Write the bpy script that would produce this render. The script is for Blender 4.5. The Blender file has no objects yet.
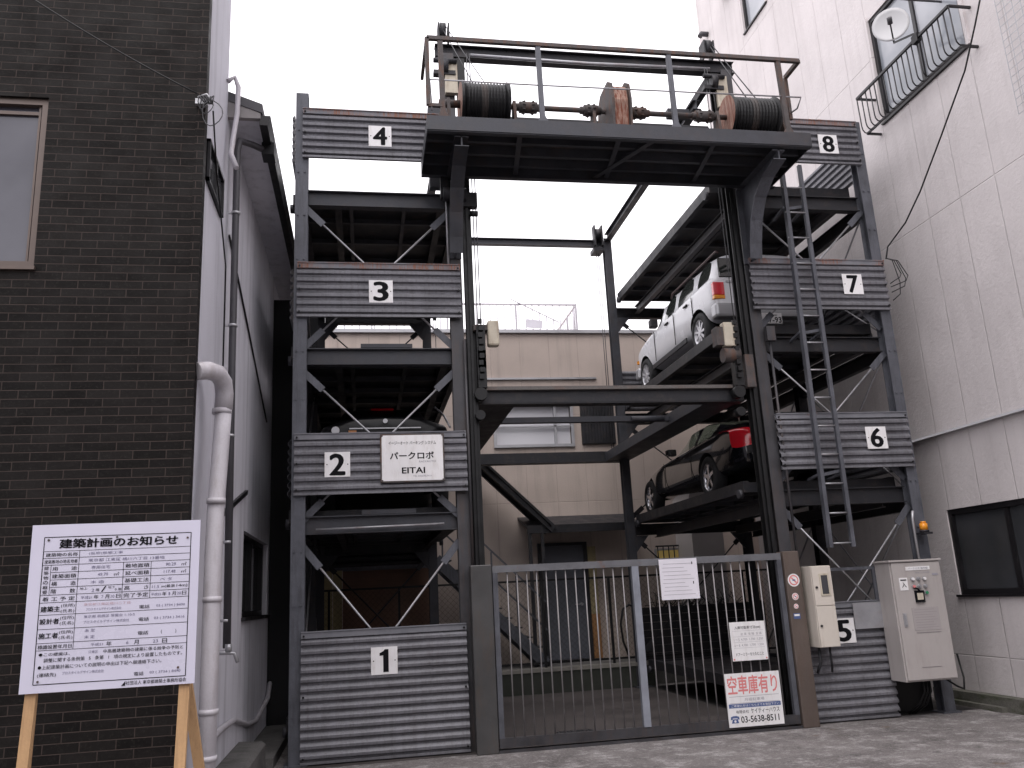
import bpy, bmesh, math, random
from mathutils import Vector, Matrix
random.seed(7)
S = bpy.context.scene
COL = S.collection
R = math.radians

# ------------------------------------------------------------------ helpers
class MB:
    """collects plain shapes (world coordinates) and links them as one mesh object"""
    def __init__(s): s.v = []; s.f = []; s.m = []; s.smooth = set()
    def add(s, vs, fs, mi=0, smooth=False):
        b = len(s.v); s.v += [tuple(v) for v in vs]
        for f in fs:
            if smooth: s.smooth.add(len(s.f))
            s.f.append([b + i for i in f]); s.m.append(mi)
        return s
    def box(s, x0, x1, y0, y1, z0, z1, mi=0):
        return s.add([(x0,y0,z0),(x1,y0,z0),(x1,y1,z0),(x0,y1,z0),(x0,y0,z1),(x1,y0,z1),(x1,y1,z1),(x0,y1,z1)],
                     [(0,3,2,1),(4,5,6,7),(0,1,5,4),(1,2,6,5),(2,3,7,6),(3,0,4,7)], mi)
    def bar(s, p, q, w, h, mi=0, up=(0,0,1)):
        p, q = Vector(p), Vector(q); d = (q-p).normalized(); u = Vector(up)
        if abs(d.dot(u)) > .98: u = Vector((0,1,0))
        a = d.cross(u).normalized(); b = a.cross(d).normalized()
        c = [(-w/2,-h/2),(w/2,-h/2),(w/2,h/2),(-w/2,h/2)]
        vs = [p+a*i+b*j for i,j in c] + [q+a*i+b*j for i,j in c]
        return s.add(vs, [(0,1,2,3),(7,6,5,4),(0,4,5,1),(1,5,6,2),(2,6,7,3),(3,7,4,0)], mi)
    def ibeam(s, p, q, w, h, t=.012, mi=0, up=(0,0,1)):
        p, q = Vector(p), Vector(q); d = (q-p).normalized(); u = Vector(up)
        if abs(d.dot(u)) > .98: u = Vector((0,1,0))
        a = d.cross(u).normalized(); b = a.cross(d).normalized()
        o = b*(h/2-t/2)
        s.bar(p+o, q+o, w, t, mi, up); s.bar(p-o, q-o, w, t, mi, up); s.bar(p, q, t, h-2*t, mi, up)
        return s
    def tube(s, pts, r, n=8, mi=0, caps=True):
        pts = [Vector(p) for p in pts]; vs = []; fs = []; prev = None
        for i, p in enumerate(pts):
            d = (pts[min(i+1,len(pts)-1)] - pts[max(i-1,0)]).normalized()
            u = prev if prev is not None else (Vector((0,0,1)) if abs(d.z) < .9 else Vector((1,0,0)))
            a = (u - d*u.dot(d)).normalized(); b = d.cross(a); prev = a
            for k in range(n):
                t = 2*math.pi*k/n; vs.append(p + a*(r*math.cos(t)) + b*(r*math.sin(t)))
        for i in range(len(pts)-1):
            for k in range(n): fs.append((i*n+k, i*n+(k+1)%n, (i+1)*n+(k+1)%n, (i+1)*n+k))
        s.add(vs, fs, mi, True)
        if caps:
            b0 = len(s.v)-len(vs)
            s.f.append([b0+k for k in reversed(range(n))]); s.m.append(mi)
            s.f.append([b0+(len(pts)-1)*n+k for k in range(n)]); s.m.append(mi)
        return s
    def cyl(s, p, q, r, n=20, mi=0): return s.tube([p, q], r, n, mi)
    def prism(s, poly, axis, a, b, mi=0):
        """poly in the two other axes: axis 'x' -> (y,z), 'y' -> (x,z), 'z' -> (x,y)"""
        def P(u, v, w): return {'x':(w,u,v),'y':(u,w,v),'z':(u,v,w)}[axis]
        n = len(poly)
        vs = [P(u,v,a) for u,v in poly] + [P(u,v,b) for u,v in poly]
        fs = [tuple(range(n)), tuple(reversed(range(n,2*n)))] + [(i, i+n, (i+1)%n+n, (i+1)%n) for i in range(n)]
        return s.add(vs, fs, mi)
    def build(s, name, mats, parent=None, bevel=0, recalc=True):
        me = bpy.data.meshes.new(name); me.from_pydata(s.v, [], s.f)
        if not isinstance(mats, (list, tuple)): mats = [mats]
        for m in mats: me.materials.append(m)
        for i, p in enumerate(me.polygons): p.material_index = s.m[i]; p.use_smooth = i in s.smooth
        if recalc:
            bm = bmesh.new(); bm.from_mesh(me); bmesh.ops.recalc_face_normals(bm, faces=bm.faces); bm.to_mesh(me); bm.free()
        me.update()
        return link(name, me, parent, bevel)

def wloc(o):
    v = Vector(o.location); p = o.parent
    while p: v += Vector(p.location); p = p.parent
    return v
def link(name, me, parent=None, bevel=0):
    o = bpy.data.objects.new(name, me); COL.objects.link(o)
    if parent is not None:
        o.parent = parent; o.location = -wloc(parent)
    if bevel:
        b = o.modifiers.new('bevel', 'BEVEL'); b.width = bevel; b.segments = 2; b.limit_method = 'ANGLE'
    return o
def tag(o, label=None, cat=None, group=None, kind=None):
    if label: o['label'] = label
    if cat: o['category'] = cat
    if group: o['group'] = group
    if kind: o['kind'] = kind
    return o
def thing(name, loc, label, cat, group=None):
    o = bpy.data.objects.new(name, None); COL.objects.link(o); o.location = loc; o.empty_display_size = .2
    return tag(o, label, cat, group)
def copy_tree(o, parent=None):
    c = o.copy(); COL.objects.link(c)
    if parent is not None: c.parent = parent
    for ch in [x for x in S.objects if x.parent == o]: copy_tree(ch, c)
    return c

# ------------------------------------------------------------------ materials
def newmat(name):
    m = bpy.data.materials.new(name); m.use_nodes = True; nt = m.node_tree
    return m, nt, nt.nodes['Principled BSDF']
def N(nt, t, **kw):
    n = nt.nodes.new(t)
    for k, v in kw.items():
        if k in n.inputs: n.inputs[k].default_value = v
        else: setattr(n, k, v)
    return n
def rgba(c): return (c[0], c[1], c[2], 1)
def mix(nt, fac, a, b):
    n = nt.nodes.new('ShaderNodeMix'); n.data_type = 'RGBA'
    for sock, v in ((n.inputs[0], fac), (n.inputs[6], a), (n.inputs[7], b)):
        if isinstance(v, (int, float)): sock.default_value = v
        elif isinstance(v, (tuple, list)): sock.default_value = rgba(v)
        else: nt.links.new(v, sock)
    return n.outputs[2]
def ramp(nt, src, a, b, va=0., vb=1.):
    n = nt.nodes.new('ShaderNodeMapRange'); n.inputs[1].default_value = a; n.inputs[2].default_value = b
    n.inputs[3].default_value = va; n.inputs[4].default_value = vb; nt.links.new(src, n.inputs[0]); return n.outputs[0]
def noise(nt, co, scale, detail=5, rough=.6, stretch=None):
    if stretch:
        mp = nt.nodes.new('ShaderNodeMapping'); mp.inputs['Scale'].default_value = stretch
        nt.links.new(co, mp.inputs['Vector']); co = mp.outputs[0]
    n = N(nt, 'ShaderNodeTexNoise', Scale=scale, Detail=detail, Roughness=rough); nt.links.new(co, n.inputs['Vector'])
    return n.outputs['Fac']
def math2(nt, op, a, b=None):
    n = nt.nodes.new('ShaderNodeMath'); n.operation = op
    for i, v in enumerate((a, b)):
        if v is None: continue
        if isinstance(v, (int, float)): n.inputs[i].default_value = v
        else: nt.links.new(v, n.inputs[i])
    return n.outputs[0]

def mat(name, col, rough=.6, metal=0., var=.25, scale=5., stain=None, amt=.5, streak=None, fine=0., bump=0., bscale=60., lo=.5, hi=.7, spec=None):
    m, nt, p = newmat(name); tc = N(nt, 'ShaderNodeTexCoord'); co = tc.outputs['Object']
    n1 = noise(nt, co, scale, 6, .65)
    c = mix(nt, ramp(nt, n1, .3, .7), tuple(x*(1-var) for x in col), tuple(min(1, x*(1+var)) for x in col))
    if fine:
        n3 = noise(nt, co, 90, 2, .6)
        c = mix(nt, ramp(nt, n3, .4, .65, 0, fine), c, tuple(x*.45 for x in col))
    if stain:
        n2 = noise(nt, co, 3.5, 8, .7, streak or (1,1,1))
        c = mix(nt, ramp(nt, n2, lo, hi, 0, amt), c, stain)
    nt.links.new(c, p.inputs['Base Color']); p.inputs['Metallic'].default_value = metal
    nr = ramp(nt, n1, .3, .7, max(0, rough-.12), min(1, rough+.12)); nt.links.new(nr, p.inputs['Roughness'])
    if spec is not None: p.inputs['Specular IOR Level'].default_value = spec
    if bump:
        b = N(nt, 'ShaderNodeBump', Strength=bump, Distance=.01); nt.links.new(noise(nt, co, bscale, 4, .7), b.inputs['Height'])
        nt.links.new(b.outputs[0], p.inputs['Normal'])
    return m
def plain(name, col, rough=.5, metal=0., **kw):
    m, nt, p = newmat(name); p.inputs['Base Color'].default_value = rgba(col)
    p.inputs['Roughness'].default_value = rough; p.inputs['Metallic'].default_value = metal
    for k, v in kw.items(): p.inputs[k].default_value = v
    return m

RUST = (.17,.065,.03)
m_post   = mat('galvanised_post', (.098,.102,.120), .55, .2, .3, 4, (.04,.04,.046), .6, (5,5,.5), .25, .15, 40)
m_dark   = mat('dark_steel', (.018,.0185,.023), .55, .2, .35, 5, (.06,.045,.04), .5, (2,2,2), .2, .15, 30)
m_beam   = mat('painted_beam', (.042,.044,.053), .55, .2, .35, 4, (.07,.052,.045), .4, (1,1,1), .3, .12, 30)
m_inner  = mat('worn_dark_post', (.055,.054,.060), .5, .25, .3, 4, (.085,.06,.05), .6, (4,4,.5), .2)
m_black  = mat('greasy_black', (.008,.008,.009), .45, .3, .3, 9)
m_rusty  = mat('rusty_steel', (.085,.075,.074), .75, .2, .4, 9, (.13,.06,.035), .8, (3,3,1), .3, .3, 40, .48, .66)
m_rustred= mat('rusty_gear', (.36,.24,.19), .8, .1, .4, 8, (.16,.035,.015), .95, (14,14,.7), .3, .3, 40, .42, .6)
m_rod    = mat('tie_rod_metal', (.33,.33,.35), .45, .5, .2, 8, RUST, .3, None, 0, 0)
m_rope   = plain('wire_rope', (.07,.07,.075), .5, .4)
m_deck   = mat('pallet_sheet', (.028,.028,.032), .6, .3, .3, 3, (.09,.06,.045), .5, (1,1,1), .2, .1)
m_cream  = mat('cream_cover', (.52,.47,.38), .6, 0, .12, 4, (.25,.17,.11), .6, (4,4,.8), .1)
m_white  = mat('white_enamel', (.78,.77,.78), .4, 0, .04, 4, (.5,.45,.42), .4, (4,4,1))
m_ink    = plain('black_lettering', (.006,.006,.008), .8, 0., **{'Specular IOR Level':.15})
m_grayink= plain('grey_lettering', (.30,.29,.33), .6)
m_blueink= plain('blue_lettering', (.07,.11,.26), .5)
m_redink = plain('red_lettering', (.68,.22,.22), .6)
m_black_paint = plain('black_car_paint', (.006,.006,.009), .12, 0., **{'Coat Weight':1.0,'Coat Roughness':.03})
m_white_paint = mat('white_car_paint', (.76,.765,.80), .22, 0, .015, 3)
m_carglass = plain('car_glass', (.03,.034,.032), .04, 0., **{'Specular IOR Level':.7})
m_coupeglass = plain('pale_car_glass', (.13,.14,.11), .06)
m_tyre   = mat('tyre_rubber', (.018,.018,.02), .8, 0, .2, 20)
m_rim    = plain('alloy_rim', (.55,.55,.58), .25, .9)
m_rimw   = plain('silver_wheel', (.62,.62,.65), .35, .4)
m_lampred= plain('red_lamp', (.62,.012,.025), .15, 0., **{'Coat Weight':.6})
m_lampam = plain('amber_lamp', (.75,.28,.02), .15)
m_under  = plain('wheel_well_black', (.01,.01,.01), .9)
m_silver = plain('silver_trim', (.42,.42,.44), .35, .4)
m_wood   = mat('bare_timber', (.50,.31,.16), .6, 0, .15, 3, (.30,.17,.08), .5, (14,14,.8), .1, .1, 50)
m_pvc    = mat('white_pvc', (.50,.48,.515), .45, 0, .06, 3, (.30,.26,.25), .5, (3,3,.8), .1)
m_dkpipe = mat('dark_pipe', (.05,.048,.055), .5, 0, .2, 5)
m_alum   = mat('aluminium', (.42,.42,.44), .4, .6, .1, 6)
m_concrete = mat('concrete', (.13,.125,.12), .9, 0, .3, 3, (.035,.04,.03), .8, (1,1,1), .5, .5, 30)
m_moss   = mat('mossy_concrete', (.12,.115,.10), .95, 0, .3, 6, (.035,.045,.018), .9, (1,1,3), .5, .6, 30)
m_lidgrey= mat('galvanised_sheet', (.30,.30,.32), .5, .3, .15, 5, (.2,.16,.14), .4)
m_paper  = mat('faded_paper', (.70,.68,.74), .7, 0, .05, 3)
m_winframe = mat('bronze_frame', (.10,.075,.065), .4, .3, .15, 5)
m_blkframe = mat('black_window_frame', (.014,.013,.015), .4, .2, .2, 5)

def glassmat(name, c, c2, rough=.06):
    m, nt, p = newmat(name); tc = N(nt, 'ShaderNodeTexCoord')
    n = noise(nt, tc.outputs['Object'], 1.2, 3, .5)
    nt.links.new(mix(nt, ramp(nt, n, .35, .65), c, c2), p.inputs['Base Color']); p.inputs['Roughness'].default_value = rough
    return m
m_glass = glassmat('window_glass', (.03,.032,.034), (.05,.052,.058))
m_glass_lit = glassmat('curtained_glass', (.05,.05,.065), (.09,.09,.11), .1)
m_glass_sky = glassmat('net_curtain_glass', (.22,.24,.27), (.40,.41,.44), .08)

# corrugated sheet: dirty grey with rust along its top trim
def corr_mat():
    m, nt, p = newmat('corrugated_steel'); tc = N(nt, 'ShaderNodeTexCoord'); co = tc.outputs['Object']
    base = (.178,.177,.196)
    n1 = noise(nt, co, 3, 6, .6); c = mix(nt, ramp(nt, n1, .3, .7), tuple(x*.78 for x in base), tuple(x*1.2 for x in base))
    n2 = noise(nt, co, 4, 6, .7, (7,7,.35)); c = mix(nt, ramp(nt, n2, .46, .75, 0, .6), c, (.06,.054,.054))
    nf = noise(nt, co, 70, 2, .6); c = mix(nt, ramp(nt, nf, .5, .7, 0, .35), c, (.09,.09,.1))
    nt.links.new(c, p.inputs['Base Color']); p.inputs['Metallic'].default_value = .25
    nt.links.new(ramp(nt, n1, .3, .7, .4, .6), p.inputs['Roughness'])
    return m
def rusttrim_mat(lo, hi):
    m, nt, p = newmat('rusting_trim' if lo < .5 else 'clean_trim'); tc = N(nt, 'ShaderNodeTexCoord'); co = tc.outputs['Object']
    n1 = noise(nt, co, 2.0, 5, .6, (1,1,2)); n2 = noise(nt, co, 6, 7, .7, (9,9,.8))
    c = mix(nt, ramp(nt, noise(nt, co, 5), .3, .7), (.13,.135,.155), (.2,.2,.22))
    r = math2(nt, 'MULTIPLY', ramp(nt, n1, lo, hi), ramp(nt, n2, .40, .62))
    c = mix(nt, r, c, (.22,.075,.03)); nt.links.new(c, p.inputs['Base Color']); p.inputs['Roughness'].default_value = .65
    return m
m_corr = corr_mat(); m_trim = rusttrim_mat(.42,.55); m_trim2 = rusttrim_mat(.62,.75)

def brick_mat():
    m, nt, p = newmat('dark_brick_tile'); tc = N(nt, 'ShaderNodeTexCoord')
    sx = nt.nodes.new('ShaderNodeSeparateXYZ'); nt.links.new(tc.outputs['Object'], sx.inputs[0])
    cx = nt.nodes.new('ShaderNodeCombineXYZ')
    nt.links.new(math2(nt, 'ADD', sx.outputs[0], sx.outputs[1]), cx.inputs[0]); nt.links.new(sx.outputs[2], cx.inputs[1])
    wob = noise(nt, tc.outputs['Object'], 5, 3, .6)
    nt.links.new(cx.outputs[0], (mp := nt.nodes.new('ShaderNodeMapping')).inputs[0])
    b = nt.nodes.new('ShaderNodeTexBrick'); nt.links.new(mp.outputs[0], b.inputs['Vector'])
    b.offset = .5; b.inputs['Scale'].default_value = 1.; b.inputs['Brick Width'].default_value = .245
    b.inputs['Row Height'].default_value = .0697; b.inputs['Mortar Size'].default_value = .0042; b.inputs['Mortar Smooth'].default_value = .25
    b.inputs['Bias'].default_value = -.1
    b.inputs['Color1'].default_value = (.0062,.0054,.0052,1); b.inputs['Color2'].default_value = (.0135,.0118,.0112,1)
    b.inputs['Mortar'].default_value = (.050,.038,.034,1)
    n = noise(nt, tc.outputs['Object'], 55, 5, .75)
    c = mix(nt, ramp(nt, n, .54, .74, 0, .75), b.outputs['Color'], (.034,.031,.027))
    n2 = noise(nt, tc.outputs['Object'], 2.2, 5, .6, (1,1,2.5))
    c = mix(nt, ramp(nt, n2, .45, .75, 0, .4), c, (.024,.021,.0205))
    p.inputs['Specular IOR Level'].default_value = .10
    nt.links.new(c, p.inputs['Base Color']); nt.links.new(ramp(nt, wob, .3, .7, .45, .75), p.inputs['Roughness'])
    h = math2(nt, 'MULTIPLY_ADD', b.outputs['Fac'], -1.0); h2 = math2(nt, 'ADD', h, math2(nt, 'MULTIPLY', n, .55))
    bp = N(nt, 'ShaderNodeBump', Strength=.8, Distance=.006); nt.links.new(h2, bp.inputs['Height']); nt.links.new(bp.outputs[0], p.inputs['Normal'])
    return m
m_brick = brick_mat()

def wall_mat(name, base, dark, axis, pitch, phase, hz, lw=.008, streakamt=.35, bumps=.35, bsc=35):
    """render or board cladding: faint vertical joints every pitch metres along an axis, joints at the heights hz"""
    m, nt, p = newmat(name); tc = N(nt, 'ShaderNodeTexCoord'); co = tc.outputs['Object']
    sx = nt.nodes.new('ShaderNodeSeparateXYZ'); nt.links.new(co, sx.inputs[0])
    n1 = noise(nt, co, .9, 5, .6); c = mix(nt, ramp(nt, n1, .3, .7), tuple(x*.9 for x in base), tuple(x*1.06 for x in base))
    st = noise(nt, co, 2.2, 7, .65, (2.2,2.2,.16)); c = mix(nt, ramp(nt, st, .5, .78, 0, streakamt), c, dark)
    ln = 0
    if pitch:
        fr = math2(nt, 'FRACT', math2(nt, 'DIVIDE', math2(nt, 'SUBTRACT', sx.outputs[axis], phase), pitch))
        d = math2(nt, 'ABSOLUTE', math2(nt, 'SUBTRACT', fr, .5))
        ln = ramp(nt, d, .5-lw*1.6/pitch, .5-lw*.3/pitch)
    for z in hz:
        d = math2(nt, 'ABSOLUTE', math2(nt, 'SUBTRACT', sx.outputs[2], z)); l2 = ramp(nt, d, lw*1.4, lw*.4)
        ln = math2(nt, 'MAXIMUM', ln, l2)
    if ln != 0:
        fade = ramp(nt, noise(nt, co, 1.7, 4, .6), .3, .7, .06, .36)
        c = mix(nt, math2(nt, 'MULTIPLY', ln, fade), c, dark)
    nt.links.new(c, p.inputs['Base Color']); p.inputs['Roughness'].default_value = .8
    h = noise(nt, co, bsc, 5, .7)
    if ln != 0: h = math2(nt, 'SUBTRACT', h, math2(nt, 'MULTIPLY', ln, .8))
    b = N(nt, 'ShaderNodeBump', Strength=bumps, Distance=.01); nt.links.new(h, b.inputs['Height']); nt.links.new(b.outputs[0], p.inputs['Normal'])
    return m
m_rwall = wall_mat('beige_render', (.625,.583,.582), (.30,.265,.26), 1, .645, .235, (.62,3.565,6.55,9.55,12.55), .007, .24, .9, 18)
m_bwall = wall_mat('beige_board', (.49,.415,.370), (.17,.14,.125), 0, .63, .13, (3.48,5.3), .009, .35)
m_lwall = wall_mat('lilac_stucco', (.60,.595,.655), (.22,.21,.235), 1, 0, 0, (), .006, .5, .6, 60)
m_lwall2 = wall_mat('grey_stucco', (.66,.655,.71), (.22,.215,.24), 1, 0, 0, (), .006, .6, .5, 60)

def ground_mat():
    m, nt, p = newmat('worn_concrete_ground'); tc = N(nt, 'ShaderNodeTexCoord'); co = tc.outputs['Object']
    c = mix(nt, ramp(nt, noise(nt, co, .7, 7, .75), .33, .66), (.11,.097,.096), (.235,.215,.21))
    c = mix(nt, ramp(nt, noise(nt, co, 3.5, 9, .8), .5, .64, 0, .8), c, (.47,.45,.445))
    c = mix(nt, ramp(nt, noise(nt, co, 2.6, 9, .75), .52, .66, 0, .75), c, (.05,.045,.045))
    c = mix(nt, ramp(nt, noise(nt, co, 22, 6, .8), .52, .64, 0, .55), c, (.42,.40,.395))
    c = mix(nt, ramp(nt, noise(nt, co, 60, 4, .8), .5, .64, 0, .7), c, (.05,.046,.046))
    c = mix(nt, ramp(nt, noise(nt, co, 1.3, 5, .6, (1,1,1)), .66, .74, 0, .6), c, (.20,.11,.055))
    nt.links.new(c, p.inputs['Base Color']); p.inputs['Roughness'].default_value = .88
    h = math2(nt, 'ADD', noise(nt, co, 110, 4, .75), math2(nt, 'MULTIPLY', noise(nt, co, 8, 5, .7), 1.5))
    b = N(nt, 'ShaderNodeBump', Strength=.7, Distance=.012); nt.links.new(h, b.inputs['Height']); nt.links.new(b.outputs[0], p.inputs['Normal'])
    return m
m_ground = ground_mat()
m_lot = mat('damp_lot_concrete', (.062,.052,.050), .75, 0, .4, 1.4, (.03,.042,.015), .5, (1,1,1), .3, .4, 60, .60, .72)

# ------------------------------------------------------------------ lettering
def text_mesh(body):
    cu = bpy.data.curves.new('lettering', 'FONT'); cu.body = body; cu.size = 1; cu.resolution_u = 3
    o = bpy.data.objects.new('lettering', cu); COL.objects.link(o)
    dg = bpy.context.evaluated_depsgraph_get(); me = bpy.data.meshes.new_from_object(o.evaluated_get(dg))
    vs = [tuple(v.co) for v in me.vertices]; fs = [tuple(p.vertices) for p in me.polygons]
    bpy.data.objects.remove(o); bpy.data.curves.remove(cu); bpy.data.meshes.remove(me)
    return vs, fs
def put_text(mb, body, x0, z0, w, h, y, mi=0, bold=0.):
    """fits the lettering into the rectangle x0..x0+w, z0..z0+h of a plane facing the street"""
    vs, fs = text_mesh(body)
    if not vs: return
    ax = min(v[0] for v in vs); bx = max(v[0] for v in vs); ay = min(v[1] for v in vs); by = max(v[1] for v in vs)
    sx = w/max(bx-ax, 1e-6); sy = h/max(by-ay, 1e-6)
    if bold == 0: offs = [(0,0)]
    else:
        k_ = bold*.7 if bold > .02 else bold*.45; offs = [(-k_,0),(k_,0),(0,k_*.7),(0,-k_*.7),(-k_*.6,k_*.5),(k_*.6,-k_*.5),(k_*.6,k_*.5),(-k_*.6,-k_*.5)] if bold > .02 else [(-k_,0),(k_,0)]
    for i, (dx, dz) in enumerate(offs):
        mb.add([(x0+(v[0]-ax+dx)*sx, y-i*.00006, z0+(v[1]-ay+dz)*sy) for v in vs], fs, mi)

# ================================================================== CAMERA, SKY, LIGHT
yaw, pitch, roll = R(10.27124988), R(13.89440377), R(-2.93395193)
cy, sy, cp, sp = math.cos(yaw), math.sin(yaw), math.cos(pitch), math.sin(pitch)
f = Vector((sy*cp, cy*cp, sp)); r = Vector((cy, -sy, 0)); u = r.cross(f)
rr = r*math.cos(roll) + u*math.sin(roll); uu = -r*math.sin(roll) + u*math.cos(roll)
cam = bpy.data.cameras.new('camera'); cam.sensor_width = 36; cam.lens = 850/1024*36; cam.clip_end = 500; cam.clip_start = .05
co = bpy.data.objects.new('camera', cam); COL.objects.link(co)
mw = Matrix((rr, uu, -f)).transposed().to_4x4(); mw.translation = (0,0,1.7); co.matrix_world = mw
S.camera = co

W = bpy.data.worlds.new('World'); S.world = W; W.use_nodes = True; nt = W.node_tree
bg = nt.nodes['Background']
sky = nt.nodes.new('ShaderNodeTexSky'); sky.sky_type = 'NISHITA'; sky.sun_disc = False
SUN_EL, SUN_ROT = R(58), R(200)
sky.sun_elevation = SUN_EL; sky.sun_rotation = SUN_ROT; sky.air_density = 1.; sky.dust_density = 5.
# an even white cloud layer over the sky
cl = mix(nt, .93, sky.outputs[0], (12.6, 12.2, 12.7))
nt.links.new(cl, bg.inputs['Color']); bg.inputs['Strength'].default_value = .095
sl = bpy.data.lights.new('sun', 'SUN'); sl.energy = .6; sl.angle = R(30); sl.color = (1,.96,.94)
so = bpy.data.objects.new('sun', sl); COL.objects.link(so)
d = Vector((math.sin(SUN_ROT)*math.cos(SUN_EL), math.cos(SUN_ROT)*math.cos(SUN_EL), math.sin(SUN_EL)))
so.rotation_euler = d.to_track_quat('Z', 'Y').to_euler()
S.view_settings.view_transform = 'Standard'; S.view_settings.look = 'None'; S.view_settings.exposure = .88; S.view_settings.gamma = 1

# ================================================================== GROUND
g = MB(); g.add([(-60,-60,0),(60,-60,0),(60,60,0),(-60,60,0)], [(0,1,2,3)])
tag(g.build('ground', m_ground), kind='structure')
g = MB(); g.add([(-.85,10.02,.004),(7.72,10.3,.004),(7.72,15.28,.004),(-.85,15.28,.004)], [(0,1,2,3)])
tag(g.build('lot_floor', m_lot), kind='structure')
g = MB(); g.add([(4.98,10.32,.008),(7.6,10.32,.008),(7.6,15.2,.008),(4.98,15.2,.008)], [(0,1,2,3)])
tag(g.build('shade_floor', mat('shade_floor', (.012,.011,.011), .7, 0, .3, 3)), kind='structure')  # near-black sheet painting in the pit darkness under the right bay
dr = thing('drain_cover', (2.57,10.95,.004), 'small dark drain grating in the lot floor behind the gate', 'drain cover')
b = MB(); b.box(2.35,2.8,10.8,11.1,.004,.014); b.build('frame', m_beam, dr)
b = MB()
for i in range(9): b.box(2.38+i*.046,2.40+i*.046,10.83,11.07,.014,.02)
b.build('grating', m_black, dr)

# ================================================================== LEFT BRICK BUILDING (front face Y 6.88, side wall X -1.33)
bk = thing('brick_building', (-3.3,6.9,0), 'dark brick tiled building filling the left edge with a bronze framed window', 'building')
b = MB()
b.box(-9,-2.957-.35,6.90,7.06,0,12); b.box(-2.585,-1.40,6.90,7.06,0,12)
b.box(-3.307,-2.585,6.90,7.06,0,4.43); b.box(-3.307,-2.585,6.90,7.06,5.955,12)
b.build('brick_wall', m_brick, bk)
b = MB()
z = 0.0; k = 0
b.box(-1.40,-1.322,6.89,7.0,0,12)
b.build('corner_tile', m_brick, bk)
b = MB(); b.box(-9,-1.345,7.06,8.14,0,12); b.build('side_wall', m_lwall, bk)
w = MB(); 
for a in ((-3.307,-2.585,5.90,5.955),(-3.307,-2.585,4.43,4.49),(-2.64,-2.585,4.49,5.90)): w.box(a[0],a[1],6.93,7.02,a[2],a[3])
w.box(-3.307,-2.66,6.96,6.99,5.82,5.85); w.box(-3.307,-2.57,6.87,6.97,4.40,4.43)
w.box(-2.672,-2.655,6.955,6.985,4.49,5.9)
wo = w.build('window', m_winframe, bk)
b = MB(); b.box(-3.3,-2.64,6.985,7.0,4.49,5.9); b.build('pane', m_glass_lit, wo)
# narrow side window
w = MB()
for a in ((7.12,7.15,5.36,5.76),(7.87,7.90,5.36,5.76),(7.12,7.90,5.73,5.76),(7.12,7.90,5.36,5.39),(7.50,7.52,5.36,5.76)): w.box(-1.36,-1.31,a[0],a[1],a[2],a[3])
wo = w.build('window', m_blkframe, bk); b = MB(); b.box(-1.343,-1.335,7.12,7.9,5.36,5.76); b.build('pane', m_glass, wo)
# cable bracket on the corner with loops
ck = thing('cable_bracket', (-1.35,6.85,5.95), 'small wall bracket with tangled cable loops on the brick corner', 'cable bracket')
b = MB(); b.box(-1.40,-1.30,6.84,6.885,5.93,5.98); b.tube([(-1.38,6.84,5.99),(-1.30,6.80,6.0),(-1.25,6.83,5.93)], .008); b.build('bracket', m_alum, ck)
b = MB()
for cx_, cz, ra in ((-1.30,5.90,.075),(-1.25,5.83,.12),(-1.33,5.93,.06)):
    b.tube([(cx_+ra*.7*math.cos(t*.5), 6.82+.02*math.sin(t), cz+ra*math.sin(t*.5)) for t in range(14)], .0045, 5)
for i in range(6): b.tube([(-1.36+i*.02,6.83,5.99),(-1.35+i*.022,6.79,5.96+.01*(i%3)),(-1.31+i*.01,6.83,5.92)], .006, 5)
b.build('cable_loop', m_rope, ck)
b = MB(); P0, P1 = Vector((-2.9,6.78,6.93)), Vector((-1.38,6.80,6.0))
b.tube([P0.lerp(P1, t/10) - Vector((0,0,.09*4*(t/10)*(1-t/10)*.4)) for t in range(11)], .007, 6)
tag(b.build('overhead_cable', m_black), 'thin black cable running down across the dark brick wall', 'cable')
b = MB(); b.tube([(-1.26,6.9,5.9),(-1.28,7.3,5.5),(-1.29,7.75,5.15),(-1.29,8.0,4.9),(-1.29,8.05,3.5)], .008, 6)
tag(b.build('wall_cable', m_black), 'black cable dropping along the pale side wall beside the small upper window', 'cable')
b = MB(); b.tube([(-1.33,8.02,6.93),(-1.27,8.05,7.0),(-1.235,8.07,6.9),(-1.24,8.08,6.6),(-1.27,8.06,6.3),(-1.275,8.0,6.1),(-1.21,7.95,5.92)], .026, 10)
tag(b.build('corrugated_conduit', m_pvc), 'pale flexible conduit curving down the end of the lilac wall', 'conduit')

# thick white pipe in front of the side wall
pp = thing('drain_pipe', (-1.22,7.3,0), 'thick white plastic pipe with an elbow at the top of the lilac side wall', 'pipe')
b = MB()
b.tube([(-1.33,6.97,3.58),(-1.25,7.06,3.61),(-1.19,7.16,3.61),(-1.16,7.26,3.56),(-1.155,7.31,3.47),(-1.16,7.32,3.34)], .075, 16)
b.tube([(-1.16,7.32,3.34),(-1.165,7.30,3.1),(-1.175,7.2,2.5),(-1.175,7.16,2.1),(-1.175,7.16,1.3),(-1.175,7.16,0)], .068, 16)
b.build('pipe', m_pvc, pp)
b = MB()
for z in (3.32,2.55,1.78,.95,.62): b.tube([(-1.172,7.32-.14*(z<3)-.02*(z<2.4),z-.02),(-1.172,7.32-.14*(z<3)-.02*(z<2.4),z+.02)], .082 if z > 3 else .075, 16)
b.build('collar', m_pvc, pp)
dp = thing('downpipe', (-1.18,8.3,1.2), 'slim dark downpipe running from the eave gutter to a small tap', 'downpipe')
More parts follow.
